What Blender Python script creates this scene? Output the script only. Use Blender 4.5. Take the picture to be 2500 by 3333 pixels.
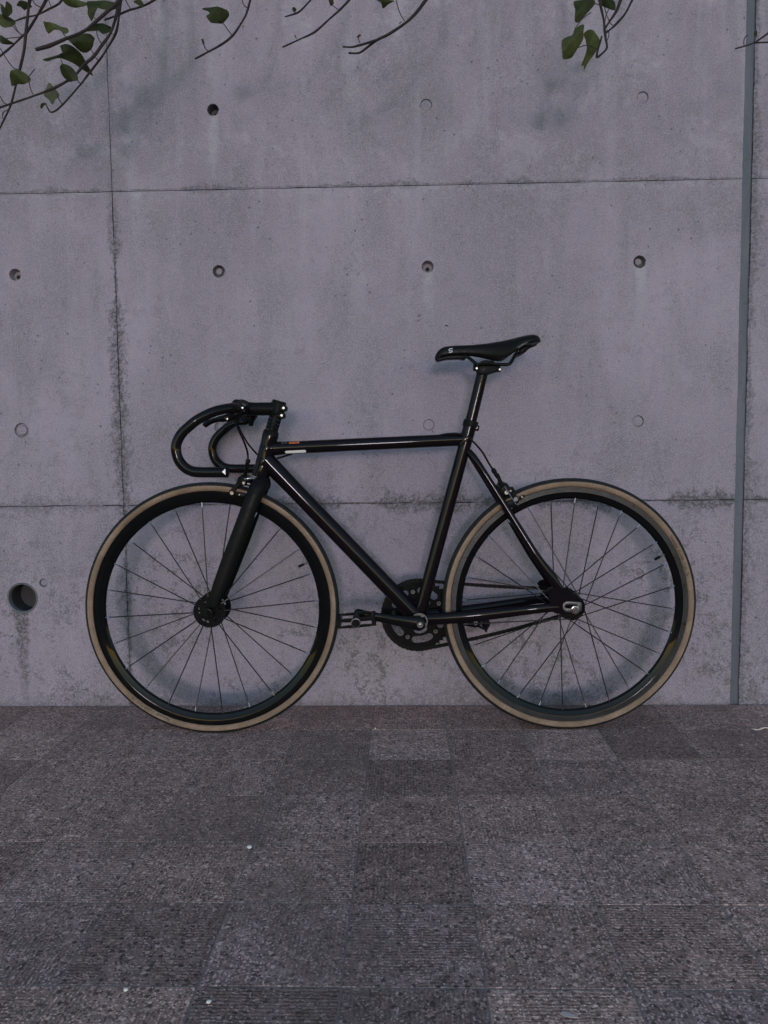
import bpy, bmesh, math, random
from mathutils import Vector, Matrix, noise
from mathutils.geometry import delaunay_2d_cdt

random.seed(7)
R = math.radians
for o in list(bpy.data.objects):
    bpy.data.objects.remove(o)
scene = bpy.context.scene
COL = scene.collection

# ------------------------------------------------------------------ camera
CAM_H, FPX, PITCH, ROLL = 0.745, 2530.0, math.atan(196.5 / 2530.0), 0.0112
cam_d = bpy.data.cameras.new('camera')
cam_d.sensor_fit = 'HORIZONTAL'
cam_d.sensor_width = 36.0
cam_d.lens = 36.0 * FPX / 2500.0
cam_d.clip_start = 0.05
cam_d.clip_end = 1000
cam = bpy.data.objects.new('camera', cam_d)
COL.objects.link(cam)
cam.matrix_world = (Matrix.Translation((0, 0, CAM_H)) @ Matrix.Rotation(R(90) - PITCH, 4, 'X')
                    @ Matrix.Rotation(-ROLL, 4, 'Z'))
scene.camera = cam

# ------------------------------------------------------------------ light: low dusk sun behind the photographer, dim sky
SUN_EL, SUN_AZ = R(4.0), R(0.0)
world = bpy.data.worlds.new('World')
scene.world = world
world.use_nodes = True
wn = world.node_tree
sky = wn.nodes.new('ShaderNodeTexSky')
sky.sky_type = 'NISHITA'
sky.sun_disc = False
sky.sun_elevation = SUN_EL
sky.sun_rotation = math.pi + SUN_AZ
sky.altitude = 100
sky.air_density = 1.0
sky.dust_density = 0.10
sky.ozone_density = 1.8
wn.links.new(sky.outputs[0], wn.nodes['Background'].inputs[0])
wn.nodes['Background'].inputs[1].default_value = 0.15
sun_d = bpy.data.lights.new('sun', 'SUN')
sun_d.energy = 0.20
sun_d.angle = R(5.5)
sun_d.color = (0.97, 0.89, 1.0)
sun = bpy.data.objects.new('sun', sun_d)
COL.objects.link(sun)
to_sun = Vector((math.sin(SUN_AZ) * math.cos(SUN_EL), -math.cos(SUN_AZ) * math.cos(SUN_EL), math.sin(SUN_EL)))
sun.rotation_euler = to_sun.to_track_quat('Z', 'Y').to_euler()
sun.location = (0, -4, 3)
scene.cycles.max_bounces = 4
scene.cycles.adaptive_threshold = 0.03
scene.cycles.diffuse_bounces = 2
scene.cycles.glossy_bounces = 3
scene.cycles.caustics_reflective = False
scene.cycles.caustics_refractive = False
vs = scene.view_settings
vs.view_transform = 'Standard'
vs.look = 'None'
vs.exposure = 1.74
vs.gamma = 1.0
vs.use_curve_mapping = False


def S(px, py, Y):
    """survey: the point on the vertical plane y = Y seen at photo pixel (px, py) from the tripod point"""
    u, v = (px - 1250.0) / FPX, (1666.5 - py) / FPX
    a, b = u * math.cos(ROLL) + v * math.sin(ROLL), -u * math.sin(ROLL) + v * math.cos(ROLL)
    d = Vector((a, math.cos(PITCH) + b * math.sin(PITCH), -math.sin(PITCH) + b * math.cos(PITCH)))
    t = Y / d.y
    return Vector((d.x * t, Y, CAM_H + d.z * t))


def SF(px, py, z=0.0):
    """survey: the point at height z seen at photo pixel (px, py)"""
    p = S(px, py, 1.0)
    t = (z - CAM_H) / (p.z - CAM_H)
    return Vector((p.x * t, t, z))


# ------------------------------------------------------------------ mesh helpers
class MB:
    def __init__(s):
        s.v, s.f = [], []

    def add(s, v, f):
        b = len(s.v)
        s.v += [Vector(p) for p in v]
        s.f += [tuple(b + i for i in q) for q in f]
        return s

    def tube(s, pts, r, seg=14, ref=None, flat=1.0, caps=True, sub=0):
        """sweep along pts; r number or list; ref: fixed direction for the second axis; flat: radius scale along ref"""
        pts = [Vector(p) for p in pts]
        rs = list(r) if isinstance(r, (list, tuple)) else [r] * len(pts)
        fl = list(flat) if isinstance(flat, (list, tuple)) else [flat] * len(pts)
        if sub:
            P, Q, F = [], [], []
            n = len(pts)
            for i in range(n - 1):
                p0, p1, p2, p3 = pts[max(i - 1, 0)], pts[i], pts[i + 1], pts[min(i + 2, n - 1)]
                for k in range(sub):
                    t = k / sub
                    P.append(0.5 * ((2 * p1) + (p2 - p0) * t + (2 * p0 - 5 * p1 + 4 * p2 - p3) * t * t
                                    + (3 * p1 - p0 - 3 * p2 + p3) * t ** 3))
                    Q.append(rs[i] * (1 - t) + rs[i + 1] * t)
                    F.append(fl[i] * (1 - t) + fl[i + 1] * t)
            P.append(pts[-1]); Q.append(rs[-1]); F.append(fl[-1])
            pts, rs, fl = P, Q, F
        n = len(pts)
        tan = [(pts[min(i + 1, n - 1)] - pts[max(i - 1, 0)]).normalized() for i in range(n)]
        V, Fc = [], []
        b = None
        for i in range(n):
            t = tan[i]
            if ref is not None:
                b = Vector(ref)
            elif b is None:
                b = Vector((0, 1, 0)) if abs(t.y) < 0.8 else Vector((1, 0, 0))
            b = (b - t * b.dot(t)).normalized()
            a = b.cross(t)
            for k in range(seg):
                an = 2 * math.pi * k / seg
                V.append(pts[i] + a * (math.cos(an) * rs[i]) + b * (math.sin(an) * rs[i] * fl[i]))
        for i in range(n - 1):
            for k in range(seg):
                k2 = (k + 1) % seg
                Fc.append((i * seg + k, i * seg + k2, (i + 1) * seg + k2, (i + 1) * seg + k))
        if caps:
            Fc.append(tuple(range(seg)))
            Fc.append(tuple((n - 1) * seg + k for k in reversed(range(seg))))
        return s.add(V, Fc)

    def lathe(s, prof, o, axis=(0, 1, 0), seg=48, closed=False, a0=0.0, a1=2 * math.pi):
        """prof: (radius, offset along axis)"""
        ax = Vector(axis).normalized()
        u = Vector((1, 0, 0)) if abs(ax.x) < 0.9 else Vector((0, 0, 1))
        u = (u - ax * u.dot(ax)).normalized()
        w = ax.cross(u)
        o = Vector(o)
        full = abs(a1 - a0 - 2 * math.pi) < 1e-6
        m = seg if full else seg + 1
        V, F = [], []
        n = len(prof)
        for k in range(m):
            an = a0 + (a1 - a0) * k / seg
            d = u * math.cos(an) + w * math.sin(an)
            for (r, h) in prof:
                V.append(o + d * r + ax * h)
        for k in range(seg):
            k2 = (k + 1) % m if full else k + 1
            for i in range(n if closed else n - 1):
                j = (i + 1) % n
                F.append((k * n + i, k * n + j, k2 * n + j, k2 * n + i))
        return s.add(V, F)

    def prism(s, outer, y0, y1, holes=(), chamfer=0.0):
        """polygon in the XZ plane given as (x, z), extruded from y0 to y1"""
        loops = [list(outer)] + [list(h) for h in holes]
        pts = [Vector(p) for L in loops for p in L]
        edges, b = [], 0
        for L in loops:
            edges += [(b + i, b + (i + 1) % len(L)) for i in range(len(L))]
            b += len(L)
        vv, _, tri, _, _, _ = delaunay_2d_cdt(pts, edges, [], 1, 1e-7)

        def inside(p, L):
            r, k = False, len(L) - 1
            for i in range(len(L)):
                if (L[i][1] > p.y) != (L[k][1] > p.y) and p.x < (L[k][0] - L[i][0]) * (p.y - L[i][1]) / (L[k][1] - L[i][1]) + L[i][0]:
                    r = not r
                k = i
            return r
        keep = []
        for t in tri:
            c = (vv[t[0]] + vv[t[1]] + vv[t[2]]) / 3
            if not any(inside(c, h) for h in loops[1:]) and inside(c, loops[0]):
                keep.append(tuple(t))
        n = len(vv)
        V = [(p.x, y0, p.y) for p in vv] + [(p.x, y1, p.y) for p in vv]
        F = keep + [tuple(n + i for i in reversed(t)) for t in keep]
        for L in loops:
            m, b = len(L), len(V)
            V += [(x, y0, z) for x, z in L] + [(x, y1, z) for x, z in L]
            F += [(b + i, b + (i + 1) % m, b + m + (i + 1) % m, b + m + i) for i in range(m)]
        return s.add(V, F)

    def box(s, c, sx, sy, sz, rot=None):
        c = Vector(c)
        V = []
        for x in (-1, 1):
            for y in (-1, 1):
                for z in (-1, 1):
                    p = Vector((x * sx / 2, y * sy / 2, z * sz / 2))
                    V.append(c + (rot @ p if rot else p))
        return s.add(V, [(0, 1, 3, 2), (4, 6, 7, 5), (0, 4, 5, 1), (2, 3, 7, 6), (0, 2, 6, 4), (1, 5, 7, 3)])

    def cyl(s, p0, p1, r, seg=16, r1=None):
        return s.tube([p0, p1], [r, r if r1 is None else r1], seg)

    def build(s, name, mat, parent=None, smooth=40, bevel=0.0, origin=None, segs=2):
        me = bpy.data.meshes.new(name)
        off = Vector(origin) if origin is not None else (Vector(parent['_o']) if parent is not None and '_o' in parent else Vector())
        me.from_pydata([tuple(p - off) for p in s.v], [], s.f)
        bm = bmesh.new()
        bm.from_mesh(me)
        bmesh.ops.remove_doubles(bm, verts=bm.verts, dist=1e-6)
        bmesh.ops.recalc_face_normals(bm, faces=bm.faces)
        if bevel:
            es = [e for e in bm.edges if len(e.link_faces) == 2 and e.calc_face_angle(0) > R(35)]
            bmesh.ops.bevel(bm, geom=es, offset=bevel, segments=segs, affect='EDGES', profile=0.5, clamp_overlap=True)
        bm.to_mesh(me)
        bm.free()
        if smooth:
            me.polygons.foreach_set('use_smooth', [True] * len(me.polygons))
            me.set_sharp_from_angle(angle=R(smooth))
        me.materials.append(mat)
        ob = bpy.data.objects.new(name, me)
        COL.objects.link(ob)
        if parent is not None:
            ob.parent = parent
            if '_o' in parent:
                ob['_o'] = parent['_o']
        return ob


def thing(name, label, cat, loc, group=None):
    o = bpy.data.objects.new(name, None)
    o.empty_display_size = 0.05
    COL.objects.link(o)
    o.location = loc
    o['label'], o['category'] = label, cat
    if group:
        o['group'] = group
    o['_o'] = tuple(loc)
    return o


# ------------------------------------------------------------------ material helpers
class NT:
    dim = '3D'

    def __init__(s, name):
        s.m = bpy.data.materials.new(name)
        s.m.use_nodes = True
        s.t = s.m.node_tree
        s.b = s.t.nodes['Principled BSDF']

    def put(s, sock, val):
        if isinstance(val, bpy.types.NodeSocket):
            s.t.links.new(val, sock)
        elif val is not None:
            try:
                sock.default_value = val
            except Exception:
                sock.default_value = (*val, 1.0)

    def math(s, op, a, b=None, c=None, clamp=False):
        n = s.t.nodes.new('ShaderNodeMath')
        n.operation = op
        n.use_clamp = clamp
        for i, x in enumerate((a, b, c)):
            if x is not None:
                s.put(n.inputs[i], x)
        return n.outputs[0]

    def coord(s, kind='Object'):
        return s.t.nodes.new('ShaderNodeTexCoord').outputs[kind]

    def mapping(s, vec, scale=(1, 1, 1), loc=(0, 0, 0), rot=(0, 0, 0)):
        n = s.t.nodes.new('ShaderNodeMapping')
        s.put(n.inputs['Vector'], vec)
        s.put(n.inputs['Scale'], scale)
        s.put(n.inputs['Location'], loc)
        s.put(n.inputs['Rotation'], rot)
        return n.outputs[0]

    def noise(s, vec, scale, detail=3, rough=0.55, dist=0.0, col=False):
        n = s.t.nodes.new('ShaderNodeTexNoise')
        n.noise_dimensions = s.dim
        s.put(n.inputs['Vector'], vec)
        s.put(n.inputs['Scale'], scale)
        s.put(n.inputs['Detail'], detail)
        s.put(n.inputs['Roughness'], rough)
        s.put(n.inputs['Distortion'], dist)
        return n.outputs['Color' if col else 0]

    def voronoi(s, vec, scale, feature='F1', out='Distance', rand=1.0):
        n = s.t.nodes.new('ShaderNodeTexVoronoi')
        n.feature = feature
        n.voronoi_dimensions = s.dim
        s.put(n.inputs['Vector'], vec)
        s.put(n.inputs['Scale'], scale)
        s.put(n.inputs['Randomness'], rand)
        return n.outputs[out]

    def ramp(s, fac, lo, hi, a=0.0, b=1.0, smooth=True):
        n = s.t.nodes.new('ShaderNodeMapRange')
        n.interpolation_type = 'SMOOTHSTEP' if smooth else 'LINEAR'
        s.put(n.inputs[0], fac)
        s.put(n.inputs[1], lo)
        s.put(n.inputs[2], hi)
        s.put(n.inputs[3], a)
        s.put(n.inputs[4], b)
        return n.outputs[0]

    def mix(s, fac, a, b, mode='MIX'):
        n = s.t.nodes.new('ShaderNodeMix')
        n.data_type = 'RGBA'
        n.blend_type = mode
        s.put(n.inputs[0], fac)
        for sock, v in ((n.inputs[6], a), (n.inputs[7], b)):
            if isinstance(v, bpy.types.NodeSocket):
                s.t.links.new(v, sock)
            else:
                sock.default_value = (*v[:3], 1.0)
        return n.outputs[2]

    def sep(s, vec):
        n = s.t.nodes.new('ShaderNodeSeparateXYZ')
        s.put(n.inputs[0], vec)
        return n.outputs

    def vadd(s, a, b, op='ADD'):
        n = s.t.nodes.new('ShaderNodeVectorMath')
        n.operation = op
        s.put(n.inputs[0], a)
        s.put(n.inputs[1], b)
        return n.outputs[0]

    def bump(s, h, strength=0.3, dist=0.002, nrm=None):
        n = s.t.nodes.new('ShaderNodeBump')
        s.put(n.inputs['Strength'], strength)
        s.put(n.inputs['Distance'], dist)
        s.put(n.inputs['Height'], h)
        if nrm is not None:
            s.put(n.inputs['Normal'], nrm)
        s.t.links.new(n.outputs[0], s.b.inputs['Normal'])
        return n.outputs[0]

    def set(s, **kw):
        for k, v in kw.items():
            s.put(s.b.inputs[k.replace('_', ' ')], v)
        return s


def simple(name, col, rough=0.4, metal=0.0, coat=0.0, var=0.15, nscale=60, bump=0.0, bscale=300, spec=0.5):
    """plain finish with a little procedural unevenness in colour, gloss and relief"""
    t = NT(name)
    c = t.coord()
    n = t.noise(c, nscale, 4)
    dark = tuple(x * (1 - var) for x in col)
    light = tuple(min(1, x * (1 + var)) for x in col)
    t.set(Base_Color=t.mix(n, dark, light), Metallic=metal, Roughness=t.ramp(t.noise(c, nscale * 1.7, 3), 0.3, 0.7, rough * 0.8, min(1, rough * 1.25)))
    t.put(t.b.inputs['Specular IOR Level'], spec)
    if coat:
        t.set(Coat_Weight=coat, Coat_Roughness=0.06)
    if bump:
        t.bump(t.noise(c, bscale, 3), bump, 0.001)
    return t.m


# ------------------------------------------------------------------ wall frame (the wall is turned 1.6 degrees to the picture plane)
YAW = -0.0275
YB = 2.030                                           # the bicycle's own plane
base_pt = SF(1250, 2295.5)
WALL_O = Vector((0.0, base_pt.y - 0.0, 0.0))
WDIR = Vector((math.cos(YAW), math.sin(YAW), 0))     # along the wall, to the right
WNRM = Vector((-math.sin(YAW), math.cos(YAW), 0))    # into the wall
WALL_O = base_pt - WDIR * (base_pt - Vector((0, base_pt.y, 0))).dot(WDIR)


def W(px, py):
    """survey on the wall face: (along, up)"""
    p = S(px, py, 1.0)
    o = Vector((0, 0, CAM_H))
    d = p - o
    t = (WALL_O - o).dot(WNRM) / d.dot(WNRM)
    q = o + d * t - WALL_O
    return q.dot(WDIR), q.z


# wall joints, metres along and up the wall
XL = (W(355, 200)[0] + W(410, 2000)[0]) / 2          # left vertical joint
XR = (W(2432, 40)[0] + W(2405, 2250)[0]) / 2         # sealed expansion joint
XRW = 0.0135                                         # half its width
Z2 = (W(0, 632)[1] + W(1250, 607)[1] + W(2400, 580)[1]) / 3
Z1 = (W(0, 1650)[1] + W(1250, 1637)[1] + W(2500, 1624)[1]) / 3
WALL_TOP = 2.42
print('wall', XL, XR, Z1, Z2, WALL_O, 'top of frame', S(1250, 0, WALL_O.y))


def concrete():
    t = NT('fair_faced_concrete')
    t.dim = '2D'
    x, y, z = t.sep(t.coord())
    cb = t.t.nodes.new('ShaderNodeCombineXYZ')
    t.put(cb.inputs[0], x)
    t.put(cb.inputs[1], z)
    c = cb.outputs[0]
    flat = t.mapping(c, (1, 1, 1))
    big = t.noise(flat, 1.6, 4, 0.6)
    mid = t.noise(t.mapping(c, (1, 0.45, 1)), 7.0, 4, 0.62, 0.4)
    pat = t.noise(c, 24.0, 4, 0.7, 0.3)
    fine = t.noise(c, 230.0, 2, 0.7)
    spk = t.noise(t.vadd(c, (3.1, 7.7, 0)), 130.0, 1, 0.6)
    col = t.mix(t.ramp(big, 0.3, 0.7), (0.280, 0.232, 0.286), (0.350, 0.290, 0.356))
    col = t.mix(t.math('MULTIPLY', t.ramp(mid, 0.38, 0.70), 0.50), col, (0.218, 0.194, 0.216))
    # pale lime bloom, stronger high up
    bloom = t.math('MULTIPLY', t.ramp(t.noise(t.vadd(c, (11, 5, 0)), 4.2, 6, 0.80, 0.12), 0.52, 0.64),
                   t.ramp(z, 1.1, 2.1, 0.12, 0.55))
    col = t.mix(bloom, col, (0.43, 0.388, 0.44))
    # cloudy warm grey patches of weathering in the upper part
    warm = t.math('MULTIPLY', t.ramp(t.noise(t.vadd(c, (4, 1, 0)), 3.1, 5, 0.65), 0.48, 0.66), t.ramp(z, 0.9, 2.0, 0.08, 0.50))
    col = t.mix(warm, col, (0.210, 0.188, 0.200))
    streak = t.ramp(t.noise(t.mapping(c, (1, 0.06, 1)), 15.0, 4, 0.6), 0.35, 0.75)
    col = t.mix(t.math('MULTIPLY', streak, 0.28), col, (0.250, 0.226, 0.252))
    pale = t.math('MULTIPLY', t.ramp(t.noise(t.mapping(t.vadd(c, (5.5, 2.0, 0)), (1, 0.10, 1)), 11.0, 3, 0.55), 0.52, 0.72), t.ramp(z, 0.7, 1.9, 0.08, 0.34))
    col = t.mix(pale, col, (0.41, 0.37, 0.43))
    # mottled grime, more of it in the lowest lift
    gz = t.ramp(z, 0.02, 0.80, 0.50, 0.10)
    gr = t.ramp(t.math('ADD', t.math('MULTIPLY', pat, 0.7), t.math('MULTIPLY', spk, 0.3)), 0.50, 0.62)
    grime_big = t.ramp(t.noise(t.vadd(c, (9, 2, 0)), 4.0, 4, 0.6), 0.35, 0.68)
    g = t.math('MULTIPLY', t.math('MULTIPLY', gr, grime_big), t.math('MULTIPLY', gz, 2.4))
    col = t.mix(t.math('MINIMUM', g, 0.8), col, (0.122, 0.108, 0.116))
    # joint staining: distance to each joint against a ragged width
    rag = t.noise(t.vadd(c, (2, 3, 0)), 34.0, 4, 0.75, 0.3)
    spots = t.ramp(t.noise(c, 95.0, 2, 0.7), 0.38, 0.60, 0.35, 1.0)

    def stain(dist, along, seed, lo, hi, wmin, wmax, strength):
        comb = t.t.nodes.new('ShaderNodeCombineXYZ')
        t.put(comb.inputs[0], along)
        comb.inputs[1].default_value = seed
        w = t.ramp(t.noise(comb.outputs[0], 3.6, 2, 0.68), lo, hi, wmin, wmax)
        w = t.math('MULTIPLY', w, t.ramp(rag, 0.25, 0.75, 0.25, 1.6))
        k = t.math('SUBTRACT', 1.0, t.math('DIVIDE', dist, w), clamp=True)
        return t.math('MULTIPLY', t.math('MULTIPLY', t.math('POWER', k, 0.55), spots), strength)

    def dist(s, v):
        return t.math('ABSOLUTE', t.math('SUBTRACT', s, v))
    low = t.ramp(z, W(0, 900)[1], W(0, 560)[1], 1.0, 0.30)
    s1 = t.math('MULTIPLY', stain(dist(t.math('ADD', x, t.math('MULTIPLY', rag, 0.006)), XL + 0.004), z, 1.3, 0.34, 0.62, 0.006, 0.026, 1.15), low)
    s2 = t.math('MULTIPLY', stain(dist(z, Z1), x, 4.2, 0.40, 0.64, 0.004, 0.034, 1.1), t.ramp(x, -0.75, 0.25, 0.55, 1.15))
    s3 = stain(dist(z, Z2 + 0.004), x, 8.6, 0.47, 0.68, 0.002, 0.018, 0.75)
    s4 = stain(dist(x, XR + XRW + 0.004), z, 12.1, 0.36, 0.66, 0.006, 0.034, 0.8)
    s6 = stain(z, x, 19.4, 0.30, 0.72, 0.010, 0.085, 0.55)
    st = s1
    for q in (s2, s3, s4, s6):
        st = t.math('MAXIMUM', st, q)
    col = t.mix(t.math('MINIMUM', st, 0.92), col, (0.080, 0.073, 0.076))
    # pale efflorescence beside the joints
    ef = t.math('MULTIPLY', t.ramp(dist(z, Z2 - 0.012), 0.0, 0.018, 1.0, 0.0), t.ramp(rag, 0.48, 0.62))
    col = t.mix(t.math('MULTIPLY', ef, 0.35), col, (0.42, 0.42, 0.44))
    # drips: pale runs below the tie holes, a dark wet run below the drain
    wob0 = t.math('SUBTRACT', t.noise(c, 9.0, 2), 0.5)
    for (hx, hz, ln, wd, k, dc) in DRIPS:
        wob = t.math('MULTIPLY', wob0, wd * 1.2)
        dx = t.math('ABSOLUTE', t.math('SUBTRACT', t.math('ADD', x, wob), hx))
        fade = t.ramp(z, hz - ln, hz, 0.0, 1.0, False)
        below = t.ramp(z, hz - 0.006, hz + 0.006, 1.0, 0.0)
        body = t.ramp(dx, wd * 0.35, wd, 1.0, 0.0)
        m = t.math('MULTIPLY', t.math('MULTIPLY', body, fade), below)
        if dc[0] < 0.2:
            wid = t.ramp(z, hz - ln, hz, 0.45, 1.5, False)
            body = t.ramp(t.math('ADD', t.math('DIVIDE', dx, wid), t.math('MULTIPLY', t.math('SUBTRACT', rag, 0.5), wd * 1.3)), wd * 0.45, wd, 1.0, 0.0)
            m = t.math('MULTIPLY', t.math('MULTIPLY', t.math('MULTIPLY', body, below), t.math('POWER', fade, 0.6)), spots)
        else:
            m = t.math('MULTIPLY', m, t.ramp(pat, 0.3, 0.65, 0.35, 1.0))
        col = t.mix(t.math('MULTIPLY', m, k), col, dc)
    # grain: dark pits and light fines
    gm = t.noise(t.vadd(c, (1.7, 6.1, 0)), 64.0, 3, 0.7, 0.2)
    amp = t.math('MULTIPLY', t.ramp(mid, 0.30, 0.70, 0.45, 1.0), t.ramp(z, 0.30, 0.95, 1.0, 0.55))
    col = t.mix(t.math('MULTIPLY', t.math('MULTIPLY', t.ramp(gm, 0.52, 0.74), amp), 0.55), col, (0.140, 0.124, 0.138))
    col = t.mix(t.math('MULTIPLY', t.math('MULTIPLY', t.ramp(gm, 0.45, 0.28), amp), 0.40), col, (0.42, 0.378, 0.425))
    col = t.mix(t.math('MULTIPLY', t.math('MULTIPLY', t.ramp(fine, 0.50, 0.70), amp), 0.55), col, (0.122, 0.108, 0.119))
    col = t.mix(t.math('MULTIPLY', t.ramp(fine, 0.48, 0.32), 0.30), col, (0.46, 0.412, 0.46))
    pit = t.voronoi(t.vadd(c, (0.3, 0.7, 0)), 22.0)
    pitm = t.math('MULTIPLY', t.ramp(t.math('SUBTRACT', pit, t.math('MULTIPLY', t.math('SUBTRACT', spk, 0.5), 0.16)), 0.02, 0.07, 1.0, 0.0), t.ramp(t.noise(c, 7.0, 2), 0.52, 0.62))
    col = t.mix(t.math('MULTIPLY', pitm, 0.75), col, (0.075, 0.072, 0.075))
    t.set(Base_Color=col, Roughness=0.88)
    t.put(t.b.inputs['Specular IOR Level'], 0.25)
    h = t.math('ADD', t.math('MULTIPLY', fine, 0.35), t.math('MULTIPLY', pat, 0.8))
    t.bump(h, 0.55, 0.0016)
    return t.m


# tie holes and plugs on the wall: (px, py, kind)
TIES = [(693, 357, 'open'), (1387, 341, 'plug'), (2092, 317, 'plug'), (24, 376, 'plug'),
        (712, 883, 'cup'), (1392, 868, 'bolt'), (2082, 852, 'cup'), (49, 894, 'bolt'),
        (722, 1392, 'ring'), (1396, 1383, 'plug'), (2077, 1371, 'plug'), (71, 1401, 'ring'),
        (2078, 1868, 'plug'), (141, 1897, 'small')]
DRAIN = W(73, 1947)
DRIPS = []
for (px, py, kd) in TIES:
    a, b = W(px, py)
    if kd in ('open', 'cup', 'bolt') and py < 880:
        DRIPS.append((a, b - 0.012, 0.20, 0.020, 0.55, (0.42, 0.42, 0.445)))
DRIPS.append((DRAIN[0] - 0.002, DRAIN[1] - 0.03, 0.30, 0.024, 0.95, (0.055, 0.047, 0.040)))

M_CONC = concrete()
M_PLUG = simple('plug_mortar', (0.25, 0.222, 0.262), 0.9, var=0.25, nscale=90, bump=0.4, bscale=220, spec=0.2)
M_HOLE = simple('hole_mortar', (0.12, 0.106, 0.116), 0.95, var=0.4, nscale=120, bump=0.5, bscale=260, spec=0.2)
M_BOLTSEAT = simple('dark_bolt_seat', (0.03, 0.027, 0.026), 0.9, var=0.4, nscale=200, spec=0.2)  # near-black disc at the bottom of a tie hole
M_PVC = simple('grey_pvc', (0.14, 0.14, 0.15), 0.45, var=0.25, nscale=18)
M_DARKPIPE = simple('shaded_pipe_inside', (0.058, 0.055, 0.060), 0.9, var=0.3, spec=0.1)  # shade inside the drain put into the base colour


def sealant():
    t = NT('grey_joint_sealant')
    c = t.coord()
    x, y, z = t.sep(c)
    col = t.mix(t.ramp(t.noise(t.mapping(c, (1, 1, 0.2)), 14, 5, 0.65), 0.3, 0.72), (0.080, 0.086, 0.112), (0.118, 0.124, 0.152))
    col = t.mix(t.math('MULTIPLY', t.ramp(t.noise(c, 60, 5, 0.7), 0.52, 0.72), 0.5), col, (0.06, 0.06, 0.062))
    t.set(Base_Color=col, Roughness=0.6)
    t.bump(t.noise(t.mapping(c, (1, 1, 0.3)), 40, 3), 0.3, 0.002)
    return t.m


M_SEAL = sealant()

# ------------------------------------------------------------------ the wall
wall = thing('concrete_wall', 'long fair-faced grey concrete wall with tie holes behind the bicycle', 'wall', WALL_O)
wall.rotation_euler = (0, 0, YAW)
del wall['_o']


def edge_line(p, q, n, amp, seed):
    """a slightly ragged edge between two corners of a cast lift"""
    out = []
    d = Vector((q[0] - p[0], q[1] - p[1]))
    nn = Vector((-d.y, d.x)).normalized()
    for i in range(n):
        t = i / n
        k = amp * (noise.noise(Vector((t * d.length * 9.0 + seed, seed * 1.7, 0))) * 0.7
                   + noise.noise(Vector((t * d.length * 42.0, seed, 3.0))) * 0.5) if 0 < i else 0
        out.append((p[0] + d.x * t + nn.x * k, p[1] + d.y * t + nn.y * k))
    return out


def panel(x0, x1, z0, z1, seed, amps):
    holes = []
    for (px, py, kd) in TIES:
        a, b = W(px, py)
        if x0 + 0.03 < a < x1 - 0.03 and z0 + 0.02 < b < z1 - 0.02:
            r = {'open': 0.0165, 'plug': 0.0160, 'cup': 0.0175, 'bolt': 0.0172, 'ring': 0.0215, 'small': 0.012}[kd]
            holes.append([(a + r * math.cos(2 * math.pi * k / 28) * (1 + 0.03 * math.sin(k * 2.3 + seed)),
                           b + r * math.sin(2 * math.pi * k / 28)) for k in range(28)])
    if x0 < DRAIN[0] < x1 and z0 < DRAIN[1] < z1:
        holes.append([(DRAIN[0] + 0.046 * math.cos(2 * math.pi * k / 40), DRAIN[1] + 0.046 * math.sin(2 * math.pi * k / 40)) for k in range(40)])
    c = [(x0, z0), (x1, z0), (x1, z1), (x0, z1)]
    out = []
    for i in range(4):
        p, q = c[i], c[(i + 1) % 4]
        L = math.hypot(q[0] - p[0], q[1] - p[1])
        out += edge_line(p, q, max(2, int(L / 0.012)), amps[i], seed + i * 5.1)
    b = MB().prism(out, 0.0, 0.06, holes)
    o = b.build('panel', M_CONC, wall, smooth=30)
    return o


g = 0.0009
rows = [(-0.05, Z1 - g), (Z1 + g, Z2 - g), (Z2 + g, WALL_TOP)]
cols = [(-2.6, XL - g), (XL + g, XR - XRW), (XR + XRW, 3.0)]
sd = 1.0
for j, (x0, x1) in enumerate(cols):
    for i, (z0, z1) in enumerate(rows):
        bt = 0.0 if i == 0 else (0.0030 if i == 1 else 0.0011)
        tp = 0.0030 if i == 0 else (0.0011 if i == 1 else 0.0)
        lf = 0.0018 if j == 1 else (0.0035 if j == 2 else 0)
        rt = 0.0018 if j == 0 else (0.0022 if j == 1 else 0)
        panel(x0, x1, z0, z1, sd, (bt, rt, tp, lf))
        sd += 13.7
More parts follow.
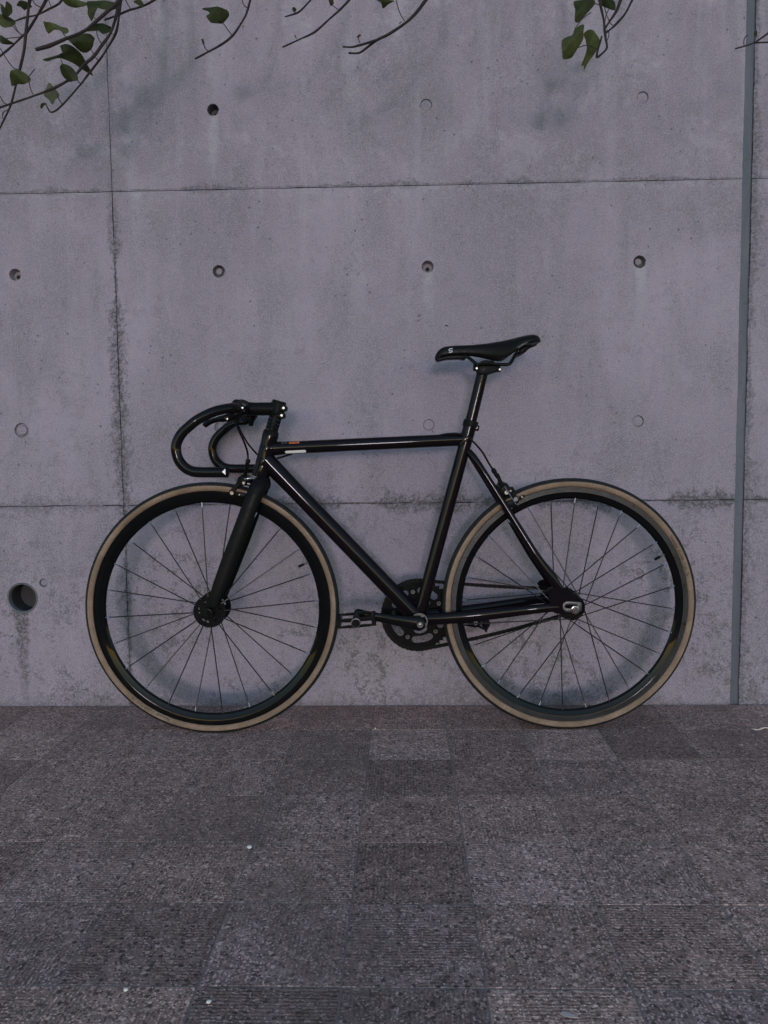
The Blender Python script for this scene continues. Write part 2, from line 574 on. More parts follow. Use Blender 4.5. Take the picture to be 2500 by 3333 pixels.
# core behind the joints, set back
drain_hole = [(DRAIN[0] + 0.0440 * math.cos(2 * math.pi * k / 40), DRAIN[1] + 0.0440 * math.sin(2 * math.pi * k / 40)) for k in range(40)]
MB().prism([(-2.59, -0.05), (2.99, -0.05), (2.99, WALL_TOP - 0.003), (-2.59, WALL_TOP - 0.003)], 0.045, 0.32, [drain_hole]).build('core', M_HOLE, wall, smooth=0)
MB().box((0.2, 0.16, WALL_TOP + 0.02), 5.64, 0.36, 0.04).build('coping', M_CONC, wall, smooth=30, bevel=0.004)
MB().prism([(XR - XRW + 0.0006, -0.05), (XR + XRW - 0.0006, -0.05), (XR + XRW - 0.0006, WALL_TOP - 0.002), (XR - XRW + 0.0006, WALL_TOP - 0.002)],
           0.007, 0.03).build('sealant_strip', M_SEAL, wall, smooth=0)
for (px, py, kd) in TIES:
    a, b = W(px, py)
    m = MB()
    if kd == 'plug':
        m.lathe([(0.0, 0.0022), (0.0120, 0.0022), (0.0146, 0.0030), (0.0152, 0.0050), (0.0152, 0.02)], (a, 0, b), seg=28)
        m.build('plug', M_CONC, wall)
    elif kd == 'small':
        m.lathe([(0.0, 0.004), (0.009, 0.0035), (0.0112, 0.0065), (0.0112, 0.02)], (a, 0, b), seg=24)
        m.build('plug', M_PLUG, wall)
    elif kd == 'ring':
        m.lathe([(0.0, 0.0015), (0.0125, 0.0015), (0.0142, 0.0045), (0.0160, 0.0085), (0.0195, 0.0075), (0.0207, 0.004), (0.0207, 0.02)], (a, 0, b), seg=30)
        m.build('plug', M_CONC, wall)
    else:
        dp = {'open': 0.034, 'cup': 0.016, 'bolt': 0.022}[kd]
        m.lathe([(0.0172, 0.002), (0.0150, dp * 0.6), (0.0130, dp), (0.0052, dp), (0.0, dp - 0.001)], (a, 0, b), seg=28)
        cup = m.build('tie_hole', M_HOLE if kd != 'bolt' else M_PLUG, wall)
        if kd != 'cup':
            MB().lathe([(0.0058, dp - 0.0025), (0.0050, dp - 0.0015), (0.0, dp - 0.0015)], (a + (0.002 if kd == 'open' else 0), 0, b - 0.003), seg=16).build('tie_bolt', M_BOLTSEAT, cup)
        else:
            MB().lathe([(0.0095, dp - 0.001), (0.0085, dp - 0.006), (0.0, dp - 0.007)], (a - 0.001, 0, b + 0.002), seg=18).build('tie_bolt', M_PLUG, cup)
# drain
m = MB().lathe([(0.0455, 0.004), (0.0440, -0.0015), (0.0415, -0.001), (0.0405, 0.004), (0.0405, 0.31)], (DRAIN[0], 0, DRAIN[1]), seg=44)
pipe = m.build('drain_pipe', M_PVC, wall)
MB().lathe([(0.0402, 0.016), (0.0400, 0.070), (0.030, 0.073), (0.0, 0.074)], (DRAIN[0], 0, DRAIN[1]), seg=32).build('pipe_shade_disc', M_DARKPIPE, pipe)  # dark disc closing the bore, painted as the shade deep in the pipe


# ------------------------------------------------------------------ paving
def stone():
    t = NT('ribbed_washed_stone')
    t.dim = '2D'
    c = t.coord()
    oi = t.t.nodes.new('ShaderNodeObjectInfo')
    off = t.math('MULTIPLY', oi.outputs['Random'], 37.0)
    cc = t.vadd(c, off)
    x, y, z = t.sep(c)
    cell = t.voronoi(cc, 285.0, 'F1', 'Color')
    cd = t.voronoi(cc, 285.0)
    big = t.voronoi(t.vadd(cc, (5, 5, 5)), 95.0, 'F1', 'Color')
    bd = t.voronoi(t.vadd(cc, (5, 5, 5)), 95.0)
    n = t.noise(cc, 30, 5, 0.65)
    r1 = t.sep(cell)
    r2 = t.sep(big)
    rib = t.math('MULTIPLY', t.math('ADD', t.math('SINE', t.math('MULTIPLY', t.math('ADD', y, t.math('MULTIPLY', t.math('SUBTRACT', t.noise(cc, 90, 2), 0.5), 0.0075)), 2 * math.pi / 0.0067)), 1.0), 0.5)
    worn = t.math('MULTIPLY', t.ramp(t.noise(cc, 9.0, 3, 0.6), 0.34, 0.64, 0.12, 0.8), t.ramp(r1[2], 0.0, 1.0, 0.35, 1.3))
    ribw = t.math('MULTIPLY', rib, worn)
    col = t.mix(t.ramp(n, 0.3, 0.7), (0.190, 0.172, 0.172), (0.310, 0.284, 0.286))
    col = t.mix(t.math('MULTIPLY', t.ramp(r1[0], 0.60, 0.92), t.ramp(cd, 0.55, 0.30)), col, (0.62, 0.57, 0.58))
    col = t.mix(t.math('MULTIPLY', t.ramp(r1[1], 0.66, 0.95), 0.85), col, (0.055, 0.050, 0.051))
    col = t.mix(t.math('MULTIPLY', t.math('MULTIPLY', t.ramp(r2[0], 0.80, 0.95), t.ramp(bd, 0.42, 0.28)), 0.75), col, (0.60, 0.56, 0.56))
    col = t.mix(t.math('MULTIPLY', t.math('MULTIPLY', t.ramp(r2[1], 0.80, 0.95), t.ramp(bd, 0.40, 0.28)), 0.85), col, (0.040, 0.036, 0.037))
    tint = t.ramp(r2[2], 0.55, 1.0, 0.0, 0.5)
    col = t.mix(tint, col, t.mix(0.6, col, (0.30, 0.23, 0.22)))
    # darker in the grooves between the ribs
    col = t.mix(t.math('MULTIPLY', t.math('SUBTRACT', 1.0, rib), t.math('MULTIPLY', worn, 0.75)), col, (0.075, 0.068, 0.068))
    col = t.mix(1.0, col, oi.outputs['Color'], 'MULTIPLY')
    # soft stains over several slabs, in world metres
    geo = t.t.nodes.new('ShaderNodeNewGeometry')
    wst = t.noise(geo.outputs['Position'], 2.3, 5, 0.6)
    col = t.mix(t.math('MULTIPLY', t.ramp(wst, 0.50, 0.68), 0.38), col, (0.150, 0.098, 0.082))
    t.set(Base_Color=col, Roughness=t.ramp(n, 0.3, 0.7, 0.72, 0.92))
    t.put(t.b.inputs['Specular IOR Level'], 0.35)
    h = t.math('ADD', t.math('MULTIPLY', ribw, 0.9), t.math('MULTIPLY', t.math('SUBTRACT', 1.0, cd), 0.55))
    h = t.math('ADD', h, t.math('MULTIPLY', t.math('SUBTRACT', 1.0, bd), 0.5))
    t.bump(h, 0.8, 0.0018)
    return t.m


def mortar():
    t = NT('dirty_joint_mortar')
    c = t.coord()
    col = t.mix(t.noise(c, 40, 5, 0.7), (0.170, 0.135, 0.118), (0.270, 0.220, 0.195))
    t.set(Base_Color=col, Roughness=0.95)
    t.bump(t.noise(c, 300, 3), 0.5, 0.002)
    return t.m


def far_paving():
    t = NT('distant_paving')
    c = t.coord()
    n = t.noise(c, 6, 6, 0.7)
    col = t.mix(n, (0.14, 0.13, 0.13), (0.22, 0.205, 0.205))
    br = t.t.nodes.new('ShaderNodeTexBrick')
    br.offset = 0.0
    t.put(br.inputs['Vector'], c)
    t.put(br.inputs['Scale'], 1.0)
    br.inputs['Brick Width'].default_value = 0.2016
    br.inputs['Row Height'].default_value = 0.2016
    br.inputs['Mortar Size'].default_value = 0.003
    t.put(br.inputs['Color1'], (0.9, 0.9, 0.9))
    t.put(br.inputs['Color2'], (1.1, 1.1, 1.1))
    t.put(br.inputs['Mortar'], (0.45, 0.42, 0.4))
    col = t.mix(1.0, col, br.outputs[0], 'MULTIPLY')
    t.set(Base_Color=col, Roughness=0.9)
    t.bump(t.noise(c, 200, 3), 0.4, 0.002)
    return t.m


M_STONE, M_MORTAR, M_FAR = stone(), mortar(), far_paving()
gnd = MB().add([(-300, -300, -0.034), (300, -300, -0.034), (300, 300, -0.034), (-300, 300, -0.034)], [(0, 1, 2, 3)]).build('ground', M_FAR, None, smooth=0)
gnd['kind'] = 'structure'
PIT = 0.2016
pave = MB().add([(-1.95, -2.62, -0.0010), (1.95, -2.62, -0.0010), (1.95, 0.02, -0.0010), (-1.95, 0.02, -0.0010),
                 (-1.95, -2.62, -0.033), (1.95, -2.62, -0.033), (1.95, 0.02, -0.033), (-1.95, 0.02, -0.033)],
                [(0, 1, 2, 3), (0, 4, 5, 1), (1, 5, 6, 2), (2, 6, 7, 3), (3, 7, 4, 0)]).build('pavement', M_MORTAR, None, smooth=0)
pave['kind'] = 'structure'
pave.location = WALL_O
pave.rotation_euler = (0, 0, YAW)


def floor_uv(px, py):
    q = SF(px, py) - WALL_O
    return q.dot(WDIR), q.dot(WNRM)


jx = floor_uv(1540, 2942)[0]                      # a joint running away from the camera
ry = [floor_uv(1600, y)[1] for y in (2377, 2471, 2595, 2739, 2942, 3210)]
print('rows', [round(a, 4) for a in ry], 'cols', [round(floor_uv(x, y)[0], 4) for x, y in ((1540, 2942), (1943, 2942), (1804, 2595), (2101, 2595), (1506, 2595))])
row0 = sum(r + PIT * i for i, r in enumerate(ry)) / 6   # first joint off the wall
tile_me = None
rng = random.Random(21)
NTILE = 0
for j in range(-1, 12):
    y1 = row0 - PIT * j
    y0 = y1 - PIT
    for i in range(-9, 9):
        x0 = jx + PIT * i
        if j == -1:
            y1c = -0.004
            hy = (y1c - (row0 + 0.0011)) / 2
            cy = (y1c + row0 + 0.0011) / 2
        else:
            hy, cy = PIT / 2 - 0.0011, (y0 + y1) / 2
        if tile_me is None:
            h = PIT / 2 - 0.0011
            ob = MB().box((0, 0, -0.014), 2 * h, 2 * h, 0.028).build('paving_slab', M_STONE, None, smooth=25, bevel=0.0009, segs=1)
            tile_me = ob.data
        else:
            ob = bpy.data.objects.new('paving_slab', tile_me)
            COL.objects.link(ob)
        ob.parent = pave
        h = PIT / 2 - 0.0011
        ribs_across = (i + j) % 2 == 0
        ob.location = (x0 + PIT / 2, cy, rng.uniform(-0.0003, 0.0003))
        ob.rotation_euler = (rng.uniform(-1, 1) * 0.0015, rng.uniform(-1, 1) * 0.0015, (R(90) if ribs_across else 0) + rng.uniform(-0.003, 0.003))
        if ribs_across:
            ob.scale = (hy / h, 1, 1)
        else:
            ob.scale = (1, hy / h, 1)
        v = rng.choice([0.72, 0.86, 0.94, 1.0, 1.0, 1.07, 1.20])
        v *= 0.92
        k = rng.uniform(-0.03, 0.03)
        ob.color = (v * (1.60 + k), v * 1.09, v * (0.93 - k), 1)
        NTILE += 1

# ------------------------------------------------------------------ bicycle materials
def gloss_paint(name, col, bumpk=0.12, coat=0.30, spec=0.02):
    t = NT(name)
    c = t.coord()
    n = t.noise(c, 420, 2, 0.5)
    t.set(Base_Color=t.mix(t.noise(c, 12, 3), tuple(x * 0.8 for x in col), tuple(x * 1.25 for x in col)),
          Roughness=t.ramp(t.noise(c, 35, 4, 0.7), 0.35, 0.75, 0.10, 0.30), Coat_Weight=coat, Coat_Roughness=0.05)
    t.put(t.b.inputs['Specular IOR Level'], spec)
    dust = t.ramp(t.noise(c, 900, 2, 0.6), 0.64, 0.76)
    t.set(Coat_Roughness=t.ramp(dust, 0.0, 1.0, 0.03, 0.30))
    t.bump(n, bumpk, 0.0006)
    return t.m


def tan_rubber():
    t = NT('tan_sidewall_rubber')
    c = t.coord()
    x, y, z = t.sep(c)
    n = t.noise(c, 14, 5, 0.65)
    col = t.mix(t.ramp(n, 0.3, 0.72), (0.198, 0.130, 0.090), (0.308, 0.210, 0.154))
    col = t.mix(t.math('MULTIPLY', t.ramp(t.noise(c, 260, 3, 0.7), 0.45, 0.7), 0.45), col, (0.10, 0.072, 0.050))
    t.set(Base_Color=col, Roughness=0.85)
    t.put(t.b.inputs['Specular IOR Level'], 0.3)
    t.bump(t.noise(c, 700, 2), 0.25, 0.0006)
    return t.m


def brake_track():
    t = NT('machined_brake_track')
    c = t.coord()
    x, y, z = t.sep(c)
    t.set(Base_Color=t.mix(t.noise(c, 30, 4, 0.7), (0.030, 0.031, 0.035), (0.075, 0.077, 0.083)), Metallic=0.8,
          Roughness=t.ramp(t.noise(c, 55, 4, 0.7), 0.3, 0.7, 0.25, 0.5))
    return t.m


M_FRAME = gloss_paint('gloss_black_paint', (0.0065, 0.0045, 0.0060))
M_BAR = gloss_paint('gloss_black_bar_tape', (0.0060, 0.0060, 0.0068), 0.05)
M_RIM = gloss_paint('gloss_black_anodised_rim', (0.0045, 0.0045, 0.0050), 0.02, 0.26, 0.03)
M_MATTE = simple('matt_black_alloy', (0.0070, 0.0070, 0.0074), 0.40, var=0.2, nscale=40, bump=0.08, bscale=900, spec=0.07)
M_TREAD = simple('black_tread_rubber', (0.0095, 0.0092, 0.0095), 0.75, var=0.3, nscale=90, bump=0.3, bscale=600, spec=0.35)
M_TAN = tan_rubber()
M_TRACK = brake_track()
M_SPOKE = simple('black_spoke_steel', (0.012, 0.012, 0.016), 0.35, metal=0.4, nscale=200)
M_NIP = simple('plated_nipple', (0.32, 0.32, 0.35), 0.25, metal=1.0, nscale=300, var=0.2)
M_STEEL = simple('bright_steel', (0.20, 0.20, 0.215), 0.22, metal=1.0, nscale=120, var=0.25)
M_DULL = simple('dull_alloy', (0.10, 0.10, 0.105), 0.38, metal=0.9, nscale=90, var=0.25)
M_CHAIN = simple('oily_chain_steel', (0.0070, 0.0066, 0.0062), 0.5, spec=0.08, nscale=500, var=0.4)
M_RING = simple('black_chainring', (0.0050, 0.0050, 0.0054), 0.55, nscale=80, var=0.3, spec=0.07)
M_PLASTIC = simple('black_plastic', (0.0065, 0.0065, 0.0070), 0.33, nscale=60, var=0.25, spec=0.06)
M_LEATHER = simple('black_saddle_cover', (0.0070, 0.0068, 0.0072), 0.36, spec=0.10, nscale=50, var=0.25, bump=0.15, bscale=1100)
M_SCUFF = simple('grey_scuff_panel', (0.030, 0.029, 0.032), 0.5, nscale=160, var=0.5, bump=0.2, bscale=700)
M_WHITE = simple('white_reflective_tape', (0.93, 0.92, 0.92), 0.35, nscale=200, var=0.04)
M_LOGO = simple('silver_print', (0.42, 0.42, 0.45), 0.5, nscale=200, var=0.1)
M_ORANGE = simple('orange_decal', (0.62, 0.15, 0.035), 0.4, nscale=200, var=0.1)
M_DECALINK = simple('dark_decal_print', (0.05, 0.03, 0.028), 0.5, nscale=200)
M_GREYINK = simple('grey_decal_print', (0.11, 0.11, 0.12), 0.5, nscale=200)
M_TYREINK = simple('dark_tyre_print', (0.040, 0.031, 0.026), 0.7, nscale=200)
M_CABLE = gloss_paint('black_cable_housing', (0.007, 0.007, 0.008), 0.05)

# ------------------------------------------------------------------ bicycle
RW = 0.3355
FC, RC = S(691.5, 1974, YB), S(1851.5, 1958, YB)
print('hub heights', FC.z, RC.z, 'wheelbase', RC.x - FC.x)
FC.z = RC.z = RW
BIKE_O = Vector(((FC.x + RC.x) / 2, YB, 0))
bike = thing('bicycle', 'black track bicycle with drop bars and tan-sided tyres leaning at the wall', 'bicycle', BIKE_O)


def P(px, py, dy=0.0):
    return S(px, py, YB + dy)


def far(p):
    return Vector((p.x, 2 * YB - p.y, p.z))


def text_mesh(body, size, fn, name, mat, parent, shear=0.0, bold=0.0):
    """flat lettering: a text curve turned to a mesh and laid on a surface by fn(x, y)"""
    cu = bpy.data.curves.new(name, 'FONT')
    cu.body = body
    cu.size = size
    cu.shear = shear
    cu.offset = bold
    cu.resolution_u = 2
    tmp = bpy.data.objects.new('tmp_text', cu)
    COL.objects.link(tmp)
    dg = bpy.context.evaluated_depsgraph_get()
    me0 = tmp.evaluated_get(dg).to_mesh()
    bm = bmesh.new()
    bm.from_mesh(me0)
    tmp.evaluated_get(dg).to_mesh_clear()
    bpy.data.objects.remove(tmp)
    bpy.data.curves.remove(cu)
    V = [tuple(v.co) for v in bm.verts]
    F = [tuple(v.index for v in f.verts) for f in bm.faces]
    bm.free()
    m = MB()
    m.add([fn(x, y) for x, y, z in V], F)
    return m.build(name, mat, parent, smooth=0), (max(v[0] for v in V) if V else 0)


def wheel(name, C, n, rear, rot0, valve_a, text_a):
    base = MB()
    fr, fy = (0.0305, 0.032) if rear else (0.0385, 0.033)
    oa = 0.061 if rear else 0.054
    prof = [(0.0, -oa), (0.0085, -oa), (0.0085, -fy - 0.008), (0.014, -fy - 0.005), (0.0165, -fy + 0.004), (0.0125, -0.012),
            (0.0125, 0.012), (0.0165, fy - 0.004), (0.014, fy + 0.005), (0.0085, fy + 0.008), (0.0085, oa), (0.0, oa)]
    base.lathe(prof, C, seg=28)
    w = base.build(name, M_PLASTIC, bike)
    # flanges with lightening holes
    for sgn in (-1, 1):
        holes = []
        if not rear:
            for k in range(5):
                a0 = 2 * math.pi * k / 5 + 0.30
                for (da, rr, hh) in ((0.0, 0.0045, 0.0030), (0.42, 0.0030, 0.0024)):
                    cx, cz = C.x + 0.0275 * math.cos(a0 + da), C.z + 0.0275 * math.sin(a0 + da)
                    ta = a0 + da
                    holes.append([(cx - math.sin(ta) * rr * math.cos(q) + math.cos(ta) * hh * math.sin(q),
                                   cz + math.cos(ta) * rr * math.cos(q) + math.sin(ta) * hh * math.sin(q))
                                  for q in [2 * math.pi * i / 10 for i in range(10)]])
        m = MB().prism([(C.x + (fr + 0.004) * math.cos(2 * math.pi * k / 48), C.z + (fr + 0.004) * math.sin(2 * math.pi * k / 48)) for k in range(48)],
                       C.y + sgn * fy - 0.0015, C.y + sgn * fy + 0.0015, holes)
        m.build('hub_flange', M_RING, w, smooth=30)
    # tyre: tread cap and two sidewalls
    rt = 0.0125
    rc = RW - rt
    tread = [(rc + rt * math.cos(a), rt * math.sin(a)) for a in [R(-73 + 146 * i / 16) for i in range(17)]]
    MB().lathe(tread, C, seg=144).build('tyre', M_TREAD, w, smooth=60)
    m = MB()
    for sgn in (-1, 1):
        m.lathe([(rc + rt * math.cos(a), sgn * rt * math.sin(a)) for a in [R(72.5 + 80 * i / 9) for i in range(10)]], C, seg=144)
    m.build('tyre_sidewall', M_TAN, w, smooth=60)
    # rim
    ro, ri = RW - 0.0225, 0.2815
    hw = 0.0098
    prof = [(ro, -hw + 0.0015), (ro - 0.0008, -hw), (ro - 0.0145, -hw), (ro - 0.0160, -hw + 0.0006), (ri + 0.012, -0.0078), (ri + 0.004, -0.0052), (ri, -0.0010),
            (ri, 0.0022), (ri + 0.004, 0.0052), (ri + 0.012, 0.0078), (ro - 0.0160, hw - 0.0006), (ro - 0.0145, hw), (ro - 0.0008, hw), (ro, hw - 0.0015),
            (ro - 0.003, 0.0)]
    rim = MB().lathe(prof, C, seg=144, closed=True).build('rim', M_RIM, w, smooth=28)
    if rear:
        m = MB()
        for sgn in (-1, 1):
            for q in range(4):
                r0 = ro - 0.0012 - q * 0.0032
                m.lathe([(r0, sgn * (hw + 0.0001)), (r0 - 0.0004, sgn * (hw + 0.0005)), (r0 - 0.0024, sgn * (hw + 0.0005)), (r0 - 0.0028, sgn * (hw + 0.0001))], C, seg=144)
        m.build('brake_track', M_TRACK, w, smooth=40)
    # spokes and nipples
    half = n // 2
    meshes = {}
    for k in range(n):
        sgn = -1 if k % 2 == 0 else 1
        j = k // 2
        lead = (1 if j % 2 == 0 else -1) if rear else 0
        ang = rot0 + 2 * math.pi * k / n
        key = (sgn, lead)
        if key not in meshes:
            ha = R(74) * lead
            p0 = Vector((fr * math.cos(ha), sgn * (fy + (0.0022 if lead >= 0 else -0.0010)), fr * math.sin(ha)))
            p1 = Vector((ri + 0.002, sgn * 0.001, 0))
            d = (p1 - p0).normalized()
            sp = MB().tube([p0, p1 - d * 0.012], 0.00152, 6).build('spoke', M_SPOKE, w, origin=(0, 0, 0))
            npp = MB().tube([p1 - d * 0.0135, p1 - d * 0.003, p1 + d * 0.002], [0.0017, 0.0019, 0.0024], 8).build('nipple', M_NIP, w, origin=(0, 0, 0))
            meshes[key] = (sp.data, npp.data)
            pair = (sp, npp)
        else:
            pair = []
            for nm, me in zip(('spoke', 'nipple'), meshes[key]):
                o = bpy.data.objects.new(nm, me)
                COL.objects.link(o)
                o.parent = w
                pair.append(o)
        for o in pair:
            o.location = C - BIKE_O
            o.rotation_euler = (0, -ang, 0)
    # valve
    d = Vector((math.cos(valve_a), 0, math.sin(valve_a)))
    v = MB().tube([C + d * (ri + 0.003), C + d * (ri - 0.014)], 0.0026, 10).build('valve', M_DULL, w)
    MB().tube([C + d * (ri - 0.011), C + d * (ri - 0.013), C + d * (ri - 0.026), C + d * (ri - 0.0275)], [0.0030, 0.0036, 0.0036, 0.0020], 10).build('valve_cap', M_PLASTIC, w)
    # lettering on both sidewalls
    size = 0.0098
    r_base = rc - 0.0072

    def lay(sgn, a0):
        def fn(x, y):
            r = r_base + y
            a = a0 - sgn * -1 * 0 - (x / (r_base + 0.003)) * (1 if sgn < 0 else -1)
            yy = math.sqrt(max(1e-9, rt * rt - (r - rc) ** 2)) + 0.00035
            return (C.x + r * math.cos(a), C.y + sgn * yy, C.z + r * math.sin(a))
        return fn
    o, ln = text_mesh('Panaracer', size, lay(-1, text_a), 'tyre_lettering', M_TYREINK, w, shear=0.1, bold=0.00012)
    a2 = text_a - (ln + 0.006) / (r_base + 0.003)
    o, ln = text_mesh('C', size, lay(-1, a2), 'tyre_lettering', M_TYREINK, w, bold=0.00012)
    a2 -= (ln + 0.0006) / (r_base + 0.003)
    o, ln = text_mesh('LOSER', size * 0.8, lay(-1, a2), 'tyre_lettering', M_TYREINK, w, bold=0.00012)
    a2 -= (ln + 0.005) / (r_base + 0.003)
    o, ln = text_mesh('P', size, lay(-1, a2), 'tyre_lettering', M_TYREINK, w, bold=0.00012)
    a2 -= (ln + 0.0006) / (r_base + 0.003)
    o, ln = text_mesh('LUS', size * 0.8, lay(-1, a2), 'tyre_lettering', M_TYREINK, w, bold=0.00012)
    a2 -= (ln + 0.006) / (r_base + 0.003)
    f = lay(-1, a2)
    m = MB()
    sw = [(0.0, 0.0062), (0.004, 0.0056), (0.009, 0.0040), (0.012, 0.0020), (0.0125, 0.0), (0.0085, 0.0012), (0.0070, 0.0034), (0.003, 0.0046)]
    m.add([f(x, y) for x, y in sw], [(0, 1, 7), (1, 6, 7), (1, 2, 6), (2, 5, 6), (2, 3, 5), (3, 4, 5)])
    m.build('tyre_emblem', M_TYREINK, w, smooth=0)
    return w


fwheel = wheel('front_wheel', FC, 24, False, R(94), R(25.5), R(-112.0))
rwheel = wheel('rear_wheel', RC, 28, True, R(87), R(27.7), R(35.0))

# frame -------------------------------------------------------------
BB = P(1362, 2013)
HT_T, HT_B = P(881, 1414), P(848, 1552)
SEAT_T = P(1530, 1385)
Yv = (0, 1, 0)
ax_h = (HT_T - HT_B).normalized()
m = MB().lathe([(0.0, -0.034), (0.0205, -0.034), (0.0205, 0.034), (0.0, 0.034)], BB, seg=32)
frame = m.build('frame', M_FRAME, bike, bevel=0.0012)
MB().tube([HT_B, HT_B + ax_h * 0.006, HT_B + ax_h * 0.03, HT_T - ax_h * 0.02, HT_T - ax_h * 0.004, HT_T], [0.0225, 0.0232, 0.0212, 0.0200, 0.0212, 0.0205], 28).build('head_tube', M_FRAME, frame)
tt0, tt1 = P(884, 1460), P(1508, 1430.5)
MB().tube([tt0, tt0.lerp(tt1, 0.06), tt0.lerp(tt1, 0.12), tt1], [0.0185, 0.0170, 0.0165, 0.0160], 28).build('top_tube', M_FRAME, frame)
dt0 = P(866, 1497)
MB().tube([dt0, dt0.lerp(BB, 0.1), dt0.lerp(BB, 0.18), dt0.lerp(BB, 0.92), BB], [0.0235, 0.0222, 0.0215, 0.0215, 0.021], 28).build('down_tube', M_FRAME, frame)
st_dir = (SEAT_T - BB).normalized()
MB().tube([BB, BB.lerp(SEAT_T, 0.1), BB.lerp(SEAT_T, 0.85), SEAT_T], [0.0175, 0.0166, 0.0166, 0.0172], 28).build('seat_tube', M_FRAME, frame)
# weld fillets round the tube junctions
def fillet(c, a, r, k=1.0):
    MB().tube([c - a * 0.016, c - a * 0.009, c, c + a * 0.009, c + a * 0.016], [r * 0.96, r * 1.035, r * 1.06, r * 1.035, r * 0.96], 24).build('weld', M_FRAME, frame)


fillet(HT_T.lerp(HT_B, 0.36), ax_h, 0.0196)
fillet(HT_T.lerp(HT_B, 0.66), ax_h, 0.0205)
fillet(P(1513, 1432), st_dir, 0.0163)
for sg in (1, -1):
    q = (lambda p: p) if sg == 1 else far
    # seat stay
    pts = [q(P(1527, 1470, -0.008)), q(P(1550, 1500, -0.020)), q(P(1600, 1577, -0.028)), q(P(1660, 1672, -0.036)), q(P(1748, 1812, -0.052)), q(P(1800, 1884, -0.058)), q(P(1828, 1930, -0.058))]
    MB().tube(pts, [0.0085, 0.0092, 0.0088, 0.0088, 0.0100, 0.0118, 0.0100], 18, ref=Yv, flat=[1, 1, 1, 1, 0.9, 0.7, 0.5], sub=5).build('seat_stay', M_FRAME, frame)
    pts = [q(P(1372, 2014, -0.022)), q(P(1420, 2014, -0.030)), q(P(1500, 2009, -0.036)), q(P(1600, 1999, -0.042)), q(P(1748, 1982, -0.055)), q(P(1830, 1976, -0.058))]
    MB().tube(pts, [0.0165, 0.0160, 0.0155, 0.0145, 0.0118, 0.0105], 20, ref=Yv, flat=[0.8, 0.75, 0.7, 0.7, 0.75, 0.5], sub=5).build('chain_stay', M_FRAME, frame)
    poly = [(1778, 1925), (1790, 1913), (1824, 1908), (1856, 1930), (1897, 1958), (1903, 1972), (1901, 1994), (1878, 1997), (1840, 2000), (1808, 1995), (1788, 1988), (1788, 1975), (1792, 1955), (1788, 1938)]
    pp = [P(a, b, -0.060) for a, b in poly]
    y0, y1 = YB - sg * 0.0635, YB - sg * 0.0565
    MB().prism([(p.x, p.z) for p in pp], min(y0, y1), max(y0, y1)).build('dropout', M_FRAME, frame, smooth=20)
# brake bridge between the seat stays
MB().cyl(P(1622, 1608, -0.03), far(P(1622, 1608, -0.03)), 0.007, 12).build('brake_bridge', M_FRAME, frame)


def tube_patch(name, p0, p1, r0, r1, t0, t1, a0, a1, mat, parent, lift=0.0004, nx=10, na=5, rounded=0.0):
    """a sticker wrapped on a round tube; angle 0 faces the near side, positive upward"""
    d = (p1 - p0).normalized()
    yv = Vector((0, -1, 0))
    up = Vector((0, 0, 1))
    up = (up - d * up.dot(d)).normalized()
    V, F = [], []
    L = (p1 - p0).length
    for i in range(nx + 1):
        t = t0 + (t1 - t0) * i / nx
        r = r0 + (r1 - r0) * t + lift
        e = min(t - t0, t1 - t) * L
        sh = 1.0
        if rounded and e < rounded:
            sh = max(0.25, math.sqrt(max(0.0, 1 - (1 - e / rounded) ** 2)))
        am, ah = (a0 + a1) / 2, (a1 - a0) / 2 * sh
        for j in range(na + 1):
            a = am - ah + 2 * ah * j / na
            V.append(p0.lerp(p1, t) + (yv * math.cos(a) + up * math.sin(a)) * r)
    for i in range(nx):
        for j in range(na):
            k = i * (na + 1) + j
            F.append((k, k + 1, k + na + 2, k + na + 1))
    return MB().add(V, F).build(name, mat, parent, smooth=60)


def tt_t(px):
    x = P(px, 1445).x
    return (x - tt0.x) / (tt1.x - tt0.x)


tube_patch('reflective_strip', tt0, tt1, 0.0169, 0.0160, tt_t(929), tt_t(997), R(-60), R(-27), M_WHITE, frame, rounded=0.004, nx=24)
dec = tube_patch('decal', tt0, tt1, 0.0169, 0.0160, tt_t(943), tt_t(976), R(36), R(62), M_ORANGE, frame)
for k in range(7):
    a = 945.5 + k * 4.3
    if k == 3:
        a += 1
    tube_patch('decal_print', tt0, tt1, 0.0169, 0.0160, tt_t(a), tt_t(a + (2.6 if k % 2 else 1.6)), R(41), R(57), M_DECALINK, frame, lift=0.0008, nx=2, na=2)
for k in range(4):
    a = 920 + k * 4.0 + (3 if k else 0)
    tube_patch('decal_print', tt0, tt1, 0.0171, 0.0161, tt_t(a), tt_t(a + (4 if k == 0 else 1.8)), R(38), R(54), M_GREYINK, frame, lift=0.0008, nx=2, na=2)

# seat clamp, post, saddle ----------------------------------------
m = MB().tube([SEAT_T - st_dir * 0.004, SEAT_T + st_dir * 0.013], 0.0198, 28)
clamp = m.build('seat_clamp', M_MATTE, bike, bevel=0.001)
e0 = P(1536, 1389)
MB().box(P(1543, 1391), 0.026, 0.016, 0.015, Matrix.Rotation(R(13), 3, 'Y')).build('clamp_ear', M_MATTE, clamp, bevel=0.002)
MB().cyl(P(1551, 1392, -0.010), P(1551, 1392, 0.010), 0.0035, 12).build('clamp_bolt', M_DULL, clamp)
post_t = P(1573, 1203)
post = MB().tube([SEAT_T - st_dir * 0.02, SEAT_T.lerp(post_t, 0.5), post_t], 0.0146, 28).build('seat_post', M_FRAME, bike)
K = 0.2291


def sd_(cx, cy, dy=0.0):
    return P(1400 + cx * K, 1060 + cy * K, dy)


